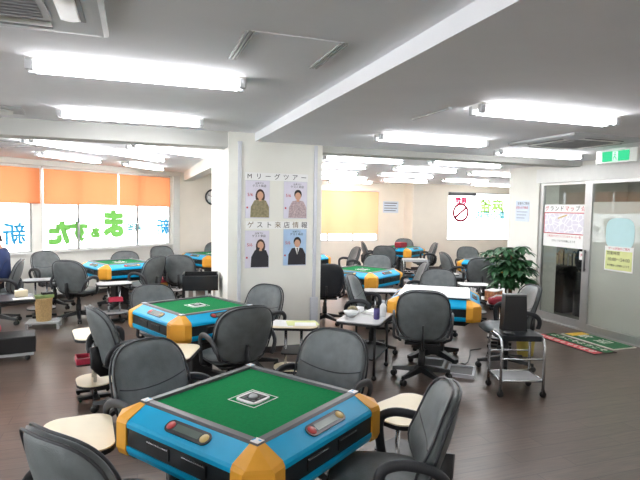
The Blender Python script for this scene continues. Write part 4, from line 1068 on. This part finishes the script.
# behind the glass
t = thing('umbrella_stand', 'dark umbrella stand with pale handles, behind left glass door', 'umbrella stand', (6.80, 6.85, .004), R(-90))
obj('stand_body', MB().box(-.22, .16, -.16, .16, 0, .78, bev=.02), 'black', t)
for i in range(5):
    hk = MB(); x = -.16 + .075 * i; h = .92 + .05 * ((i * 7) % 3)
    hk.tube([(x, .02 * i - .05, .70), (x, .02 * i - .05, h), (x + .012, .02 * i - .05, h + .05), (x + .04, .02 * i - .05, h + .06), (x + .06, .02 * i - .05, h + .03)], .011)
    obj('umbrella_handle', hk, 'trunk' if i % 2 else 'dkgrey', t)
on('black_bag', MB().ball((0, 0, .0), (.17, .14, .22), 18, 12), 'leather_dark', 6.85, 6.47, .92, 'round black bag beside umbrella stand, behind left glass door', 'bag')
on('bag_stool', MB().lathe([(.15, 0), (.15, .70)], 20), 'black', 6.85, 6.47, .004, 'dark round pedestal under the black bag, behind the left door', 'pedestal')
# ------------------------------------------------------------ seated person at the left edge
def skin_mesh(verts, edges, radii, name, sub=2, root=0):
    me = bpy.data.meshes.new(name); me.from_pydata([tuple(v) for v in verts], edges, [])
    o = bpy.data.objects.new(name, me); COL.objects.link(o)
    md = o.modifiers.new('skin', 'SKIN')
    for i, r in enumerate(radii): me.skin_vertices[0].data[i].radius = r if isinstance(r, tuple) else (r, r)
    for i in range(len(verts)): me.skin_vertices[0].data[i].use_root = (i == root)
    md.use_smooth_shade = True
    sb = o.modifiers.new('sub', 'SUBSURF'); sb.levels = sub; sb.render_levels = sub
    dg = bpy.context.evaluated_depsgraph_get(); dg.update()
    m2 = bpy.data.meshes.new_from_object(o.evaluated_get(dg))
    bpy.data.objects.remove(o); bpy.data.meshes.remove(me)
    for p in m2.polygons: p.use_smooth = True
    return m2
def chain(pts): return [(i, i + 1) for i in range(len(pts) - 1)]
def join_meshes(ms, name):
    bm = bmesh.new()
    for m in ms: bm.from_mesh(m)
    me = bpy.data.meshes.new(name); bm.to_mesh(me); bm.free()
    for p in me.polygons: p.use_smooth = True
    return me
PERSON_AT = (-1.84, 8.18); PERSON_RZ = R(185 - 90)
pr = thing('person', 'person in navy jacket seated at the left edge, hands on the desk', 'person', (PERSON_AT[0], PERSON_AT[1], 0), PERSON_RZ)
# body: pelvis, spine, neck, head core, legs, arms (faces +Y)
V = [(0, -.06, .56), (0, -.075, .72), (0, -.085, .88), (0, -.07, .99), (0, -.05, 1.06), (0, -.03, 1.13)]
Rr = [(.15, .11), (.14, .10), (.16, .11), (.12, .085), (.05, .05), (.07, .075)]
Ed = [(0, 1), (1, 2), (2, 3), (3, 4), (4, 5)]
hand_tip = {}
for s_ in (-1, 1):
    n = len(V)
    V += [(s_ * .10, .02, .54), (s_ * .13, .40, .53), (s_ * .13, .42, .12), (s_ * .13, .43, .06), (s_ * .14, .56, .04)]
    Rr += [.085, .062, .05, .035, .03]
    Ed += [(0, n), (n, n + 1), (n + 1, n + 2), (n + 2, n + 3), (n + 3, n + 4)]
    m_ = len(V)
    V += [(s_ * .19, -.075, .97), (s_ * .25, -.03, .74), (s_ * .20, .20, .665), (s_ * .185, .27, .655), (s_ * .18, .315, .65)]
    Rr += [.058, .042, .030, (.036, .018), (.036, .014)]
    Ed += [(3, m_), (m_, m_ + 1), (m_ + 1, m_ + 2), (m_ + 2, m_ + 3), (m_ + 3, m_ + 4)]
    hand_tip[s_] = V[m_ + 4]
body = skin_mesh(V, Ed, Rr, 'body')
parts = [body]
head = MB(); rows = []
for j in range(15):                       # head: an egg with brow, nose and chin
    ph = -PI / 2 + PI * (j + .5) / 15
    loop = []
    for i in range(24):
        a = 2 * PI * i / 24; c = math.cos(ph)
        x = .074 * c * math.cos(a); y = .092 * c * math.sin(a); z = .118 * math.sin(ph)
        if math.sin(a) > .2 and z < -.03: x *= 1 - .9 * (-.03 - z); y *= 1.0
        f_ = math.exp(-((math.cos(a)) / .20) ** 2) if math.sin(a) > 0 else 0
        y += f_ * (.026 * math.exp(-((z + .012) / .026) ** 2) + .010 * math.exp(-((z + .055) / .014) ** 2) + .010 * math.exp(-((z + .085) / .02) ** 2))
        if math.sin(a) > 0: y -= .008 * math.exp(-((abs(math.cos(a)) - .36) / .14) ** 2) * math.exp(-((z - .012) / .016) ** 2)
        loop.append((x, y - .0, 1.205 + z))
    rows.append(loop)
head.rings(rows)
for s_ in (-1, 1): head.ball((s_ * .076, -.012, 1.20), (.010, .02, .032), 10, 6)
parts.append(head.mesh('head'))
for s_ in (-1, 1):
    b0 = Vector(hand_tip[s_])
    for k, (dx, L) in enumerate(((-.027, .072), (-.009, .082), (.009, .078), (.026, .06))):
        p = [b0 + Vector((dx * .8, -.03, .002)), b0 + Vector((dx, .012, .006)), b0 + Vector((dx * 1.05, .012 + L * .5, .002)), b0 + Vector((dx * 1.05, .012 + L * .8, -.014)), b0 + Vector((dx * 1.05, .012 + L, -.026))]
        parts.append(skin_mesh(p, chain(p), [.009, .0095, .0088, .0082, .007], 'finger', 1))
    p = [b0 + Vector((-s_ * .02, -.05, 0)), b0 + Vector((-s_ * .045, -.025, -.004)), b0 + Vector((-s_ * .058, .0, -.010)), b0 + Vector((-s_ * .06, .022, -.016))]
    parts.append(skin_mesh(p, chain(p), [.012, .011, .010, .008], 'thumb', 1))
bo = obj('body', join_meshes(parts, 'body'), 'skin', pr)
jv = V[1:4] + []; jr = [(.165, .125), (.178, .125), (.135, .10)]; je = [(0, 1), (1, 2)]
jv = [(0, -.06, .60)] + jv + [(0, -.06, 1.045)]; jr = [(.18, .15), (.175, .14), (.195, .145), (.165, .125), (.075, .075)]; je = [(0, 1), (1, 2), (2, 3), (3, 4)]
for s_ in (-1, 1):
    n = len(jv); jv += [(s_ * .19, -.075, .97), (s_ * .255, -.03, .74), (s_ * .205, .19, .668)]; jr += [.10, .074, .054]; je += [(3, n), (n, n + 1), (n + 1, n + 2)]
obj('jacket', skin_mesh(jv, je, jr, 'jacket'), 'navy', pr)
tv = [(0, -.05, .56)]; trr = [(.165, .125)]; te = []
for s_ in (-1, 1):
    n = len(tv); tv += [(s_ * .10, .03, .545), (s_ * .13, .41, .535), (s_ * .13, .425, .10)]; trr += [.098, .078, .066]; te += [(0, n), (n, n + 1), (n + 1, n + 2)]
obj('trousers', skin_mesh(tv, te, trr, 'trousers'), 'trousers', pr)
hr = MB(); rows = []
for j in range(9):
    ph = R(8) + (PI / 2 - R(8)) * j / 8.6
    rows.append([(.084 * math.cos(ph) * math.cos(2 * PI * i / 24), .102 * math.cos(ph) * math.sin(2 * PI * i / 24) - .006, 1.205 + .130 * math.sin(ph) - (.085 * max(0, -math.sin(2 * PI * i / 24)) * (1 - j / 8) if j < 8 else 0) + (.03 * max(0, math.sin(2 * PI * i / 24)) * (1 - j / 8))) for i in range(24)])
hr.rings(rows); obj('hair', hr, 'hair', pr)
for s_ in (-1, 1): obj('shoe', MB().rings([[(s_ * .135 + x, .43 + y, z) for x, y in rrect(.10 * k, .27 * k, .045 * k)] for z, k in ((0, .96), (.02, 1), (.05, .92), (.085, .62))], Matrix.Translation((0, .05, 0))), 'black', pr)
for s_ in (-1, 1): obj('eye', MB().ball((s_ * .031, .078, 1.214), (.011, .007, .006), 10, 6), 'ink', pr)

# ------------------------------------------------------------ daylight
wld = bpy.data.worlds.new('overcast sky'); SC.world = wld; wld.use_nodes = True
bg = wld.node_tree.nodes['Background']; bg.inputs['Color'].default_value = (.93, .97, 1.0, 1); bg.inputs['Strength'].default_value = SKY
SC.view_settings.view_transform = 'Standard'; SC.view_settings.look = 'None'; SC.view_settings.gamma = 1; SC.view_settings.use_curve_mapping = False
SC.view_settings.exposure = EXPO
SC.cycles.use_denoising = True
SC.cycles.max_bounces = 10; SC.cycles.diffuse_bounces = 6; SC.cycles.glossy_bounces = 4; SC.cycles.transparent_max_bounces = 12
SC.cycles.sample_clamp_indirect = 6
SC.cycles.caustics_reflective = False; SC.cycles.caustics_refractive = False
